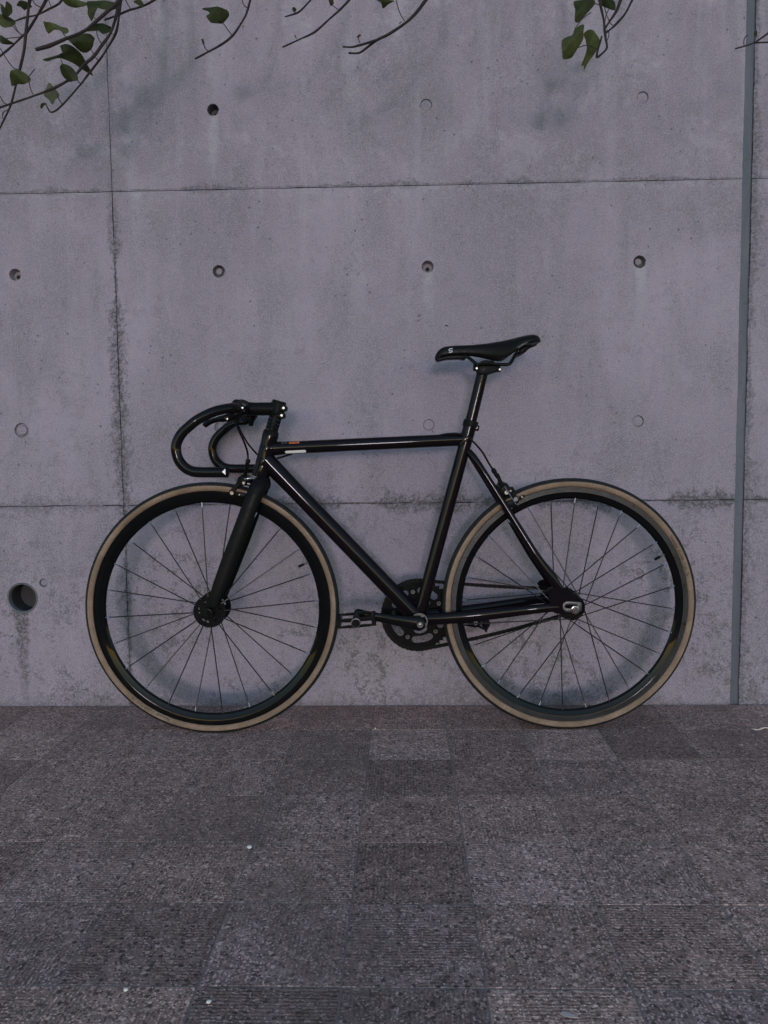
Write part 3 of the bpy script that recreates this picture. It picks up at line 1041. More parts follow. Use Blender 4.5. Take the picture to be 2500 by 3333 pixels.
m = MB()
hp = [sd_(a, b) for a, b in ((660, 650), (690, 560), (760, 545), (960, 575), (985, 600), (960, 650), (850, 690), (800, 705), (680, 705))]
m.prism([(p.x, p.z) for p in hp], YB - 0.019, YB + 0.019)
m.build('post_head', M_MATTE, post, bevel=0.002)
m = MB()
hp = [sd_(a, b) for a, b in ((700, 525), (760, 505), (880, 515), (900, 545), (860, 560), (700, 560))]
m.prism([(p.x, p.z) for p in hp], YB - 0.029, YB + 0.029)
m.build('rail_clamp', M_MATTE, post, bevel=0.002)
for (a, b) in ((645, 600), (970, 615)):
    c = sd_(a, b)
    MB().tube([c + Vector((0, 0, 0.010)), c - Vector((0, 0, 0.008))], 0.0058, 12).build('clamp_bolt', M_PLASTIC, post)
    MB().lathe([(0.0, -0.0210), (0.0026, -0.0210), (0.0030, -0.018)], sd_(a + 5, b + 18), seg=10).build('bolt_head', M_STEEL, post)

ST = [(66, 452, 480, 5), (76, 418, 497, 11), (95, 380, 492, 15), (125, 342, 462, 18), (180, 304, 440, 20), (280, 287, 424, 21), (430, 283, 414, 22.5), (600, 276, 424, 26),
      (760, 261, 450, 31), (890, 243, 485, 38), (1000, 224, 498, 47), (1060, 213, 492, 53), (1120, 201, 450, 59), (1180, 188, 395, 64), (1250, 172, 345, 68), (1340, 152, 308, 70),
      (1430, 143, 290, 67), (1490, 158, 284, 58), (1525, 187, 276, 44), (1543, 220, 262, 26)]
V, F = [], []
na = 13
for (cx, tp, bt, wd) in ST:
    pt, pb = sd_(cx, tp), sd_(cx, bt + (bt - tp) * 0.10)
    h = pt.z - pb.z
    wm = wd / 1000
    ring = []
    for k in range(na):
        u = -1 + 2 * k / (na - 1)
        a = u * R(97)
        yy = math.copysign(abs(math.sin(a)) ** 0.75, u) * wm
        zz = pb.z + h * (max(0.0, math.cos(a * 0.93)) ** 0.55)
        ring.append(Vector((pt.x, YB + yy, zz)))
    for k in range(3):
        u = 0.6 - 0.6 * k
        ring.append(Vector((pt.x, YB + u * wm, pb.z + h * 0.35)))
    V += ring
n = na + 3
for i in range(len(ST) - 1):
    for k in range(n):
        k2 = (k + 1) % n
        F.append((i * n + k, i * n + k2, (i + 1) * n + k2, (i + 1) * n + k))
F.append(tuple(range(n)))
F.append(tuple((len(ST) - 1) * n + k for k in range(n)))
saddle = MB().add(V, F).build('saddle', M_LEATHER, bike, smooth=50)
sub = saddle.modifiers.new('round', 'SUBSURF')
sub.levels = 1
sub.render_levels = 2
fl = [sd_(a, b) for a, b in ((72, 478), (80, 500), (108, 515), (220, 486), (380, 479), (490, 491), (545, 432), (400, 420), (250, 428), (130, 455))]
MB().prism([(p.x, p.z) for p in fl], YB - 0.013, YB + 0.013).build('nose_base', M_PLASTIC, saddle, bevel=0.003)
fl = [sd_(a, b) for a, b in ((1420, 292), (1400, 335), (1345, 372), (1335, 395), (1245, 440), (1212, 412), (1250, 345), (1300, 305))]
MB().prism([(p.x, p.z) for p in fl], YB - 0.040, YB + 0.040).build('tail_base', M_PLASTIC, saddle, bevel=0.004)
for sg in (-1, 1):
    d = sg * 0.022
    pts = [sd_(500, 425, d * 0.45), sd_(570, 470, d * 0.6), sd_(655, 540, d), sd_(720, 545, d), sd_(900, 545, d), sd_(1090, 552, d), sd_(1150, 520, d * 1.1), sd_(1200, 430, d * 1.3), sd_(1260, 360, d * 1.4), sd_(1340, 318, d * 1.4)]
    MB().tube(pts, 0.0042, 12, sub=4).build('saddle_rail', M_BAR, saddle)


def saddle_surface(cx, cy, side=-1):
    """point on the near flank of the saddle at a given photo height"""
    for i in range(len(ST) - 1):
        if ST[i][0] <= cx <= ST[i + 1][0]:
            f = (cx - ST[i][0]) / (ST[i + 1][0] - ST[i][0])
            tp, bt, wd = [ST[i][q] * (1 - f) + ST[i + 1][q] * f for q in (1, 2, 3)]
            k = min(0.995, max(0.0, (bt - cy) / (bt - tp)))
            a = math.acos(k ** (1 / 0.55)) / 0.93
            y = min(1, abs(math.sin(min(a, R(97))))) ** 0.75 * wd / 1000
            p = sd_(cx, cy, -y - 0.0012)
            return p
    return sd_(cx, cy)


def ribbon(pts, w, name, mat, parent):
    V, F = [], []
    for i, p in enumerate(pts):
        a, b = pts[max(i - 1, 0)], pts[min(i + 1, len(pts) - 1)]
        d = (b - a).normalized()
        nrm = Vector((-d.z, 0, d.x)).normalized() * (w if isinstance(w, float) else w[i]) / 2
        V += [p + nrm, p - nrm]
    for i in range(len(pts) - 1):
        F.append((2 * i, 2 * i + 1, 2 * i + 3, 2 * i + 2))
    return MB().add(V, F).build(name, mat, parent, smooth=0)


mark = [(322, 326), (296, 326), (276, 332), (266, 345), (271, 356), (290, 360), (308, 356), (318, 362), (312, 374), (292, 380), (266, 381)]
ribbon([saddle_surface(a, b) + Vector((0, -0.0006, 0)) for a, b in mark], 0.0022, 'saddle_emblem', M_LOGO, saddle)
patch = [[(1228, 322), (1245, 300), (1275, 278), (1320, 255), (1365, 240), (1390, 236)], [(1228, 322), (1270, 312), (1305, 290), (1340, 272), (1375, 256), (1390, 236)]]
V = [saddle_surface(a, b) + Vector((0, -0.002, 0)) for row in patch for a, b in row]
MB().add(V, [(i, i + 1, i + 7, i + 6) for i in range(5)]).build('scuffed_patch', M_SCUFF, saddle, smooth=60)

# fork ----------------------------------------------------------------
cr0, cr1 = HT_B - ax_h * 0.001, P(848, 1584)
m = MB().tube([HT_B - ax_h * 0.002, P(850, 1566), P(853, 1580), P(852, 1592)], [0.0225, 0.0245, 0.0235, 0.017], 24, sub=3)
fork = m.build('fork', M_MATTE, bike)
for sg in (1, -1):
    q = (lambda p: p) if sg == 1 else far
    pts = [q(P(856, 1566, -0.010)), q(P(840, 1586, -0.028)), q(P(820, 1632, -0.038)), q(P(794, 1700, -0.045)), q(P(765, 1775, -0.050)), q(P(736, 1850, -0.053)), q(P(712, 1913, -0.056)), q(P(699, 1950, -0.057)), q(P(691, 1975, -0.057))]
    MB().tube(pts, [0.018, 0.0215, 0.0208, 0.0202, 0.0198, 0.0190, 0.0172, 0.0145, 0.0115], 24, ref=Yv, flat=[1.0, 0.8, 0.62, 0.56, 0.52, 0.48, 0.45, 0.42, 0.4], sub=4).build('fork_blade', M_MATTE, fork)
    p = q(P(691, 1975, -0.057))
    pp = Vector((FC.x, p.y, FC.z))
    MB().lathe([(0.0, -0.0045), (0.0135, -0.0045), (0.0135, 0.0045), (0.0, 0.0045)], pp, seg=24).build('fork_tip', M_MATTE, fork, bevel=0.0012)
nut = MB().lathe([(0.0, -0.074), (0.0045, -0.0745), (0.0050, -0.0725), (0.0050, -0.069), (0.0085, -0.069), (0.0095, -0.067), (0.0095, -0.060), (0.0, -0.060)], FC, seg=12).build('axle_nut', M_PLASTIC, fwheel)
MB().lathe([(0.0045, -0.0755), (0.0045, -0.0735), (0.0, -0.0735)], FC, seg=12).build('axle_end', M_DULL, fwheel)
nut = MB().lathe([(0.0, 0.070), (0.0050, 0.070), (0.0095, 0.067), (0.0095, 0.060), (0.0, 0.060)], FC, seg=12).build('axle_nut', M_PLASTIC, fwheel)

# headset spacers, stem, handlebar ---------------------------------------
sp0, sp1 = HT_T, P(899, 1352)
m = MB().tube([HT_T - ax_h * 0.001, HT_T + ax_h * 0.006, HT_T + ax_h * 0.011], [0.0212, 0.0205, 0.0172], 28)
hs = m.build('headset', M_MATTE, bike)
d = (sp1 - HT_T - ax_h * 0.011)
for k in range(4):
    a, b = HT_T + ax_h * 0.0112 + d * (k / 4), HT_T + ax_h * 0.0112 + d * ((k + 1) / 4) - d.normalized() * 0.0004
    MB().tube([a, a + (b - a) * 0.06, b - (b - a) * 0.06, b], [0.0158, 0.0166, 0.0166, 0.0158], 28).build('headset_spacer', M_MATTE, hs)
st_ax = (P(910, 1310) - sp1).normalized()
s_t = P(909, 1309)
m = MB().tube([sp1 + st_ax * 0.0005, sp1 + st_ax * 0.004, s_t, s_t + st_ax * 0.003, s_t + st_ax * 0.0035], [0.0178, 0.0190, 0.0190, 0.0172, 0.004], 28)
stem = m.build('stem', M_MATTE, bike)
CL = P(790, 1327)
MB().tube([P(906, 1331), P(880, 1331), P(830, 1331), P(800, 1330)], [0.0172, 0.0172, 0.0168, 0.0175], 24).build('stem_extension', M_MATTE, stem)
MB().lathe([(0.0, -0.021), (0.0190, -0.021), (0.0205, -0.019), (0.0205, 0.019), (0.0190, 0.021), (0.0, 0.021)], CL, seg=28).build('bar_clamp', M_MATTE, stem)
for (a, b) in ((923, 1329), (917, 1353)):
    c = P(a, b)
    MB().lathe([(0.0, -0.016), (0.0075, -0.016), (0.0085, -0.0145), (0.0085, 0.0145), (0.0075, 0.016), (0.0, 0.016)], c + Vector((0.0015, 0, 0)), seg=18).build('pinch_lug', M_MATTE, stem)
    MB().lathe([(0.0, -0.0172), (0.0030, -0.0172), (0.0036, -0.0160), (0.0036, -0.0150)], c + Vector((0.002, 0, 0)), seg=12).build('pinch_bolt', M_STEEL, stem)
for z in (-0.012, 0.013):
    MB().cyl(CL + Vector((-0.024, -0.013, z)), CL + Vector((-0.010, -0.013, z)), 0.0034, 10).build('clamp_bolt', M_DULL, stem)
BARP = [(790, 1327, 0), (789, 1327, -0.05), (781, 1327, -0.098), (757, 1327, -0.140), (718, 1334, -0.170), (688, 1343.5, -0.184), (645, 1365, -0.192), (619, 1385, -0.194), (590, 1413, -0.195),
        (573.5, 1450, -0.195), (578, 1488, -0.195), (596, 1516, -0.195), (623, 1533, -0.195), (655, 1537, -0.195), (739, 1537, -0.195)]
bp = [P(*a) for a in BARP]
full = [far(p) for p in reversed(bp[1:])] + bp
bar = MB().tube(full, [0.0126] * 4 + [0.0121] * (len(full) - 8) + [0.0126] * 4, 20, sub=6).build('handlebar', M_BAR, bike)
for sg in (1, -1):
    e = bp[-1] if sg == 1 else far(bp[-1])
    MB().tube([e, e + Vector((0.0025, 0, 0)), e + Vector((0.004, 0, 0))], [0.0128, 0.0128, 0.009], 18).build('bar_plug', M_PLASTIC, bar)
e = bp[-1]
tv = [e + Vector((-0.0015, -0.0129, 0.0082)), e + Vector((-0.0010, -0.0129, -0.0062)), e + Vector((-0.0090, -0.0133, 0.0012))]
MB().add(tv + [v + Vector((0, 0.003, 0)) for v in tv], [(0, 1, 2), (0, 3, 4, 1), (1, 4, 5, 2), (2, 5, 3, 0)]).build('reflective_mark', M_WHITE, bar, smooth=0)

# brake levers on the bar tops
for sg in (1, -1):
    q = (lambda p: p) if sg == 1 else far
    yl = -0.112
    c = q(P(770, 1329, yl))
    m = MB().lathe([(0.0150, -0.007), (0.0172, -0.0055), (0.0172, 0.0055), (0.0150, 0.007)], c, axis=(0.35, 1, 0.0), seg=24)
    lv = m.build('brake_lever', M_PLASTIC, bike)
    pts = [q(P(a, b, yl - 0.004)) for a, b in ((781, 1335), (766, 1348), (752, 1355), (741, 1363), (736, 1369))]
    MB().tube(pts, [0.008, 0.0115, 0.0095, 0.0085, 0.0060], 14, ref=Yv, flat=0.75, sub=4).build('lever_body', M_PLASTIC, lv)
    pts = [q(P(a, b, yl - 0.006)) for a, b in ((746, 1352), (733, 1361), (720, 1363), (705, 1366), (690, 1371), (677, 1377), (668, 1383), (664, 1387))]
    MB().tube(pts, [0.006, 0.0088, 0.0078, 0.0060, 0.0062, 0.0068, 0.0072, 0.0050], 14, ref=Yv, flat=0.8, sub=4).build('lever_blade', M_BAR, lv)
    MB().lathe([(0.0, -0.0045), (0.0030, -0.0040), (0.0034, 0.0), (0.0, 0.001)], q(P(739, 1364, yl - 0.0105)), axis=(0, 1 if sg == 1 else -1, 0), seg=12).build('pivot_bolt', M_STEEL, lv)
    MB().lathe([(0.0, -0.0045), (0.0030, -0.0040), (0.0034, 0.0), (0.0, 0.001)], q(P(789, 1328, yl - 0.0105)), axis=(0, 1 if sg == 1 else -1, 0), seg=12).build('clamp_bolt', M_STEEL, lv)
    pts = [q(P(a, b, yl)) for a, b in ((770, 1346), (767, 1362), (766, 1377))]
    MB().tube(pts, [0.009, 0.0075, 0.0062], 14, ref=Yv, flat=0.9).build('cable_stop', M_PLASTIC, lv)

# cables
cab = MB().tube([P(767, 1374, -0.112), P(778, 1402, -0.095), P(795, 1440, -0.060), P(805, 1470, -0.042), P(808, 1498, -0.040)], 0.0026, 10, sub=6).build('brake_cable', M_CABLE, bike)
yr = 0.09
cab2 = MB().tube([P(774, 1383, 0.098), P(786, 1408, 0.085), P(803, 1438, 0.060), P(822, 1462, 0.042), P(842, 1482, 0.034), P(870, 1495, 0.030), P(905, 1491, 0.018), P(935, 1482, 0.004), P(952, 1477, 0.0)], 0.0026, 10, sub=6).build('brake_cable', M_CABLE, bike)
MB().tube([P(758, 1313, -0.118), P(762, 1305, -0.112), P(772, 1302, -0.09), P(783, 1307, -0.06), P(790, 1320, -0.035), P(786, 1345, -0.03), P(776, 1372, -0.06)], 0.0023, 10, sub=6).build('brake_cable', M_CABLE, bike)
MB().tube([P(1425, 1419, -0.006), P(1450, 1413, -0.010), P(1483, 1411, -0.013), P(1510, 1417, -0.016), P(1532, 1430, -0.017), P(1567, 1467, -0.014), P(1588, 1502, -0.012), P(1606, 1532, -0.012)], 0.0026, 10, sub=6).build('brake_cable', M_CABLE, bike)


def prism_px(poly, dy0, dy1, name, mat, parent, bevel=0.001):
    pp = [P(a, b, (dy0 + dy1) / 2) for a, b in poly]
    return MB().prism([(p.x, p.z) for p in pp], YB + dy0, YB + dy1).build(name, mat, parent, bevel=bevel)


def bolt(name, px, py, dy, r, parent, mat=None):
    c = P(px, py, dy)
    o = MB().lathe([(0.0, -0.001), (r * 0.45, -0.001), (r * 0.5, -0.003), (r * 0.85, -0.003), (r, -0.002), (r, 0.004)], c, seg=14).build(name, mat or M_STEEL, parent)
    return o


# front caliper -------------------------------------------------------------
m = MB().cyl(P(805, 1557, -0.024), P(805, 1557, 0.02), 0.008, 16)
fcal = m.build('front_brake', M_PLASTIC, bike, bevel=0.001)
prism_px([(786, 1546), (796, 1540), (806, 1548), (804, 1572), (790, 1580), (772, 1588), (766, 1600), (766, 1618), (748, 1616), (745, 1602), (756, 1588), (770, 1572), (774, 1556)], -0.030, -0.020, 'caliper_arm', M_PLASTIC, fcal)
prism_px([(786, 1546), (812, 1546), (822, 1560), (820, 1580), (795, 1580), (776, 1586), (774, 1560)], 0.016, 0.026, 'caliper_arm', M_PLASTIC, fcal)
prism_px([(764, 1601), (778, 1601), (800, 1606), (801, 1619), (782, 1618), (760, 1616)], -0.026, -0.012, 'brake_shoe', M_PLASTIC, fcal)
prism_px([(764, 1601), (778, 1601), (800, 1606), (801, 1619), (782, 1618), (760, 1616)], 0.012, 0.024, 'brake_shoe', M_PLASTIC, fcal)
bolt('shoe_bolt', 755, 1605, -0.032, 0.0055, fcal)
bolt('shoe_bolt', 780, 1610, -0.027, 0.0024, fcal)
bolt('pivot_bolt', 793, 1572, -0.032, 0.0042, fcal)
MB().tube([P(799, 1560, -0.026), P(806, 1558, -0.028), P(818, 1557, -0.024)], 0.0062, 14).build('adjuster_nut', M_STEEL, fcal)
MB().cyl(P(806, 1574, -0.022), P(814, 1576, -0.022), 0.005, 12).build('adjuster_nut', M_STEEL, fcal)
MB().tube([P(808, 1494, -0.040), P(808, 1497, -0.040), P(807, 1504, -0.040), P(806, 1507, -0.039), P(805, 1509, -0.039), P(804, 1520, -0.038), P(803, 1522, -0.037), P(800, 1538, -0.033), P(797, 1550, -0.027)],
          [0.0040, 0.0062, 0.0062, 0.0042, 0.0060, 0.0060, 0.0046, 0.0048, 0.006], 14).build('barrel_adjuster', M_PLASTIC, fcal)
MB().cyl(P(767, 1558, -0.03), P(764, 1563, -0.03), 0.003, 10).build('cable_bolt', M_STEEL, fcal)

# rear caliper --------------------------------------------------------------
kk = 0.1085


def rc_(a, b):
    return (1560 + a * kk, 1500 + b * kk)


m = MB().cyl(P(1642, 1592, -0.024), P(1642, 1592, 0.02), 0.010, 16)
rcal = m.build('rear_brake', M_PLASTIC, bike, bevel=0.001)
prism_px([rc_(*a) for a in ((590, 640), (700, 620), (840, 680), (900, 790), (1000, 770), (1080, 900), (1120, 1050), (1180, 1130), (1190, 1220), (1090, 1260), (1010, 1180), (980, 1040), (880, 1000), (700, 1060), (560, 1010), (480, 860), (510, 730))], -0.030, -0.019, 'caliper_arm', M_PLASTIC, rcal)
prism_px([rc_(*a) for a in ((560, 640), (760, 640), (900, 760), (960, 1000), (860, 1130), (560, 1030), (480, 860))], 0.016, 0.027, 'caliper_arm', M_PLASTIC, rcal)
prism_px([rc_(*a) for a in ((760, 1330), (780, 1230), (1000, 1160), (1180, 1090), (1350, 1020), (1370, 1070), (1200, 1180), (1150, 1250), (1080, 1390), (880, 1420))], -0.026, -0.012, 'brake_shoe', M_PLASTIC, rcal)
prism_px([rc_(*a) for a in ((760, 1330), (780, 1230), (1000, 1160), (1350, 1020), (1370, 1070), (1150, 1250), (880, 1420))], 0.012, 0.024, 'brake_shoe', M_PLASTIC, rcal)
bolt('shoe_bolt', *rc_(1095, 1150), -0.032, 0.0065, rcal, M_DULL)
bolt('shoe_bolt', *rc_(1280, 1080), -0.027, 0.0026, rcal)
bolt('cable_bolt', *rc_(820, 945), -0.034, 0.0062, rcal)
bolt('pivot_bolt', *rc_(940, 900), -0.032, 0.0026, rcal)
MB().tube([P(*rc_(490, 860), -0.026), P(*rc_(540, 880), -0.026), P(*rc_(600, 820), -0.030)], 0.0058, 14).build('adjuster_nut', M_STEEL, rcal)
MB().tube([P(*rc_(a, b), -0.013 - 0.020 * k / 8) for k, (a, b) in enumerate(((400, 240), (425, 280), (470, 345), (490, 375), (505, 400), (570, 490), (585, 515), (640, 660), (720, 800)))],
          [0.0040, 0.0064, 0.0064, 0.0042, 0.0062, 0.0062, 0.0046, 0.0058, 0.0066], 14).build('barrel_adjuster', M_PLASTIC, rcal)
MB().tube([P(*rc_(600, 545), -0.030), P(*rc_(830, 880), -0.040), P(*rc_(1110, 1310), -0.038)], 0.0010, 8).build('brake_wire', M_NIP, rcal)
MB().tube([P(*rc_(1110, 1310), -0.038), P(*rc_(1190, 1430), -0.038)], 0.0014, 8).build('wire_cap', M_PLASTIC, rcal)

# rear axle: chain tug, nut, sprocket -----------------------------------------
yt = -0.0655
cx0, cx1, cyy, rr = 1848.5, 1884, 1975, 17.5
tug = []
for k in range(13):
    a = R(90 + 180 * k / 12)
    tug.append((cx0 + rr * math.cos(a), cyy - rr * math.sin(a)))
tug += [(cx1 + 6, cyy + rr - 2), (cx1 + 9, cyy + 10), (cx1 + 9, cyy - 10), (cx1 + 6, cyy - rr + 2)]
slot = [(1845 + 6 * math.cos(R(90 + 180 * k / 8)), cyy - 1 - 6 * math.sin(R(90 + 180 * k / 8))) for k in range(9)] + [(1872 + 6 * math.cos(R(-90 + 180 * k / 8)), cyy - 1 - 6 * math.sin(R(-90 + 180 * k / 8))) for k in range(9)]
pp = [P(a, b, yt) for a, b in tug]
ph = [P(a, b, yt) for a, b in slot]
m = MB().prism([(p.x, p.z) for p in pp], YB + yt - 0.002, YB + yt + 0.0018, [[(p.x, p.z) for p in ph]])
m.build('chain_tug', M_DULL, rwheel, bevel=0.0005)
hexp = [(0.0, -0.0815), (0.0040, -0.0815), (0.0046, -0.0800), (0.0046, -0.0755), (0.0078, -0.0755), (0.0084, -0.0745), (0.0084, -0.0700), (0.0108, -0.0695), (0.0108, -0.0672), (0.0, -0.0672)]
MB().lathe(hexp, RC, seg=12).build('axle_nut', M_STEEL, rwheel, smooth=25)
MB().lathe([(0.0, 0.0815), (0.0046, 0.0815), (0.0084, 0.0745), (0.0108, 0.0695), (0.0108, 0.0635), (0.0, 0.0635)], RC, seg=12).build('axle_nut', M_STEEL, rwheel, smooth=25)
CHY = 0.0445


def gear(n, c, r_pitch, tooth, holes, y0, y1):
    out = []
    for k in range(n):
        a = 2 * math.pi * k / n
        w = 2 * math.pi / n
        for da, dr in ((-0.5, -tooth * 0.45), (-0.22, -tooth * 0.1), (-0.08, tooth * 0.55), (0.08, tooth * 0.55), (0.22, -tooth * 0.1)):
            out.append((c.x + (r_pitch + dr) * math.cos(a + da * w), c.z + (r_pitch + dr) * math.sin(a + da * w)))
    return MB().prism(out, y0, y1, holes)


def arc_slot(c, r0, r1, a0, a1, nn=10):
    rm, hh = (r0 + r1) / 2, (r1 - r0) / 2
    da = hh / rm
    pts = []
    for k in range(nn + 1):
        a = a0 + da + (a1 - a0 - 2 * da) * k / nn
        pts.append((c.x + r1 * math.cos(a), c.z + r1 * math.sin(a)))
    for k in range(1, 6):
        t = math.pi * k / 6
        a = a1 - da + da * math.sin(t)
        r = rm + hh * math.cos(t)
        pts.append((c.x + r * math.cos(a), c.z + r * math.sin(a)))
    for k in range(nn + 1):
        a = a1 - da - (a1 - a0 - 2 * da) * k / nn
        pts.append((c.x + r0 * math.cos(a), c.z + r0 * math.sin(a)))
    for k in range(1, 6):
        t = math.pi * k / 6
        a = a0 + da - da * math.sin(t)
        r = rm - hh * math.cos(t)
        pts.append((c.x + r * math.cos(a), c.z + r * math.sin(a)))
    return pts


N1, N2, PITCH_L = 47, 17, 0.0127
R1, R2 = N1 * PITCH_L / (2 * math.pi), N2 * PITCH_L / (2 * math.pi)
hole = [(RC.x + 0.016 * math.cos(2 * math.pi * k / 24), RC.z + 0.016 * math.sin(2 * math.pi * k / 24)) for k in range(24)]
gear(N2, RC, R2, 0.006, [hole], YB + CHY - 0.0013, YB + CHY + 0.0013).build('sprocket', M_CHAIN, rwheel, smooth=25)

# crankset ------------------------------------------------------------------
a_b = R(29)
holes = [arc_slot(BB, 0.0575, 0.0765, a_b + R(36 + 72 * k - 25), a_b + R(36 + 72 * k + 25)) for k in range(5)]
holes += [arc_slot(BB, 0.027, 0.0515, a_b + R(36 + 72 * k - 26), a_b + R(36 + 72 * k + 26)) for k in range(5)]
crank = MB().lathe([(0.0, -0.062), (0.0085, -0.062), (0.0085, 0.062), (0.0, 0.062)], BB, seg=20).build('crankset', M_DULL, bike)
ring = gear(N1, BB, R1, 0.006, holes, YB + CHY - 0.0016, YB + CHY + 0.0016).build('chainring', M_RING, crank, smooth=25)
for k in range(5):
    a = a_b + R(72 * k)
    c = BB + Vector((0.0655 * math.cos(a), CHY - 0.004, 0.0655 * math.sin(a)))
    MB().lathe([(0.0022, -0.0008), (0.0026, -0.0026), (0.0050, -0.0026), (0.0056, -0.0015), (0.0056, 0.004)], c, seg=16).build('chainring_bolt', M_DULL, crank)
    c0 = BB + Vector((0.012 * math.cos(a), CHY + 0.006, 0.012 * math.sin(a)))
    c1 = BB + Vector((0.069 * math.cos(a), CHY + 0.005, 0.069 * math.sin(a)))
    MB().tube([c0, c1], [0.010, 0.0068], 12, ref=Yv, flat=0.45).build('spider_arm', M_RING, crank)
MB().lathe([(0.0195, -0.0395), (0.0225, -0.0395), (0.0225, -0.0345), (0.0, -0.0345)], BB, seg=32).build('bearing_cup', M_DULL, crank)
MB().lathe([(0.0195, 0.0395), (0.0225, 0.0395), (0.0225, 0.0345), (0.0, 0.0345)], BB, seg=32).build('bearing_cup', M_DULL, crank)
EY = -0.066
cpts = [P(1366, 2030, EY + 0.010), P(1330, 2026, EY + 0.008), P(1280, 2018, EY + 0.002), P(1230, 2009, EY - 0.004), P(1190, 2003, EY - 0.006), P(1164, 1999, EY - 0.006), P(1152, 1997, EY - 0.006)]
arm = MB().tube([BB + Vector((0.014, EY + 0.010, -0.0))] + cpts, [0.010, 0.0195, 0.0165, 0.0130, 0.0115, 0.0122, 0.0145, 0.0085], 20, ref=Yv, flat=[0.5] + [0.5] * 7, sub=4).build('crank_arm', M_BAR, crank)
MB().lathe([(0.0030, -0.0110), (0.0036, -0.0125), (0.0075, -0.0125), (0.0085, -0.0110), (0.0085, 0.0)], P(1367, 2030.5, EY), seg=20).build('crank_bolt', M_DULL, crank)
MB().lathe([(0.0, -0.0105), (0.0032, -0.0105), (0.0040, -0.0100)], P(1367, 2030.5, EY), seg=10).build('bolt_socket', M_NIP, crank)
near_end = P(1163, 1999, EY - 0.006)
vec = near_end - BB
far_end = Vector((BB.x - vec.x, YB + 0.074, BB.z - vec.z))
fpts = [BB + Vector((0, 0.058, 0)), BB.lerp(far_end, 0.25) + Vector((0, 0.045, 0)), BB.lerp(far_end, 0.6) + Vector((0, 0.028, 0)), far_end, far_end + (far_end - BB).normalized() * 0.014]
MB().tube(fpts, [0.0185, 0.0165, 0.0130, 0.0150, 0.009], 20, ref=Yv, flat=0.5, sub=4).build('crank_arm', M_BAR, crank)
fb = far_end + Vector((0, -0.0085, 0))
MB().lathe([(0.0022, -0.0), (0.0026, -0.002), (0.0058, -0.002), (0.0062, 0.0), (0.0062, 0.003)], fb, seg=14).build('pedal_bolt', M_STEEL, crank)


def pedal(c, sg, tilt):
    """quill pedal: spindle, body, toothed cage plates, end bars; sg -1 toward the camera"""
    rot = Matrix.Rotation(tilt, 3, 'Y')
    o = MB().tube([c, c + Vector((0, sg * 0.012, 0)), c + Vector((0, sg * 0.085, 0)), c + Vector((0, sg * 0.096, 0))], [0.0075, 0.0095, 0.0105, 0.0085], 16).build('pedal', M_PLASTIC, bike)
    L = 0.044
    for yy, th in ((0.020, 0.004), (0.086, 0.004)):
        for zz in (-0.0095, 0.0075):
            m = MB()
            out = [(-L, zz - 0.002), (-L * 0.6, zz - 0.0035), (0, zz - 0.004), (L * 0.6, zz - 0.0035), (L, zz - 0.002), (L, zz + 0.003), (L * 0.8, zz + 0.0022), (L * 0.5, zz + 0.0034), (0, zz + 0.0028), (-L * 0.5, zz + 0.0034), (-L * 0.8, zz + 0.0022), (-L, zz + 0.003)]
            P3 = []
            for y in (yy, yy + th):
                for (x, z) in out:
                    P3.append(c + rot @ Vector((x, 0, z)) + Vector((0, sg * y, 0)))
            n = len(out)
            F = [tuple(range(n)), tuple(reversed(range(n, 2 * n)))] + [(i, (i + 1) % n, n + (i + 1) % n, n + i) for i in range(n)]
            m.add(P3, F)
            m.build('cage_plate', M_PLASTIC, o, smooth=20)
    for x in (-L + 0.002, L - 0.002):
        m = MB()
        m.box(c + rot @ Vector((x, 0, -0.001)) + Vector((0, sg * 0.055, 0)), 0.008, 0.074, 0.021, rot)
        for q in range(6):
            m.box(c + rot @ Vector((x + math.copysign(0.003, x), 0, 0.0105 if q % 2 else -0.0125)) + Vector((0, sg * (0.026 + q * 0.0115), 0)), 0.006, 0.006, 0.006, rot)
        m.build('cage_bar', M_PLASTIC, o, bevel=0.0008, segs=1)
    cap = MB().lathe([(0.0, sg * 0.0985), (0.0085, sg * 0.0985), (0.0100, sg * 0.0970), (0.0100, sg * 0.088)], c, seg=24).build('dust_cap', M_PLASTIC, o)
    MB().lathe([(0.0096, sg * 0.0985), (0.0116, sg * 0.0980), (0.0120, sg * 0.0955), (0.0108, sg * 0.0950)], c, seg=24).build('cap_ring', M_DULL, o)
    return o


pedal(near_end + Vector((0, -0.006, 0)), -1, R(-4))
pedal(far_end + Vector((0, 0.008, 0)), 1, R(28))

# chain ------------------------------------------------------------------------
C1, C2 = Vector((BB.x, BB.z)), Vector((RC.x, RC.z))
dv = C2 - C1
D = dv.length
phi = math.atan2(dv.y, dv.x)
beta = math.asin((R1 - R2) / D)
nu = phi + math.pi / 2 - beta
nl = phi - math.pi / 2 + beta
pu1, pu2 = C1 + R1 * Vector((math.cos(nu), math.sin(nu))), C2 + R2 * Vector((math.cos(nu), math.sin(nu)))
pl1, pl2 = C1 + R1 * Vector((math.cos(nl), math.sin(nl))), C2 + R2 * Vector((math.cos(nl), math.sin(nl)))
path = []
for k in range(121):
    path.append(pl1.lerp(pl2, k / 120) - Vector((0, 0.006 * math.sin(math.pi * k / 120))))
for k in range(1, 60):
    a = nl + (nu - nl) * k / 60
    path.append(C2 + R2 * Vector((math.cos(a), math.sin(a))))
for k in range(121):
    path.append(pu2.lerp(pu1, k / 120) - Vector((0, 0.004 * math.sin(math.pi * k / 120))))
for k in range(1, 200):
    a = nu + (2 * math.pi - (nu - nl)) * k / 200
    path.append(C1 + R1 * Vector((math.cos(a), math.sin(a))))
path.append(path[0])
cum = [0.0]
for i in range(1, len(path)):
    cum.append(cum[-1] + (path[i] - path[i - 1]).length)
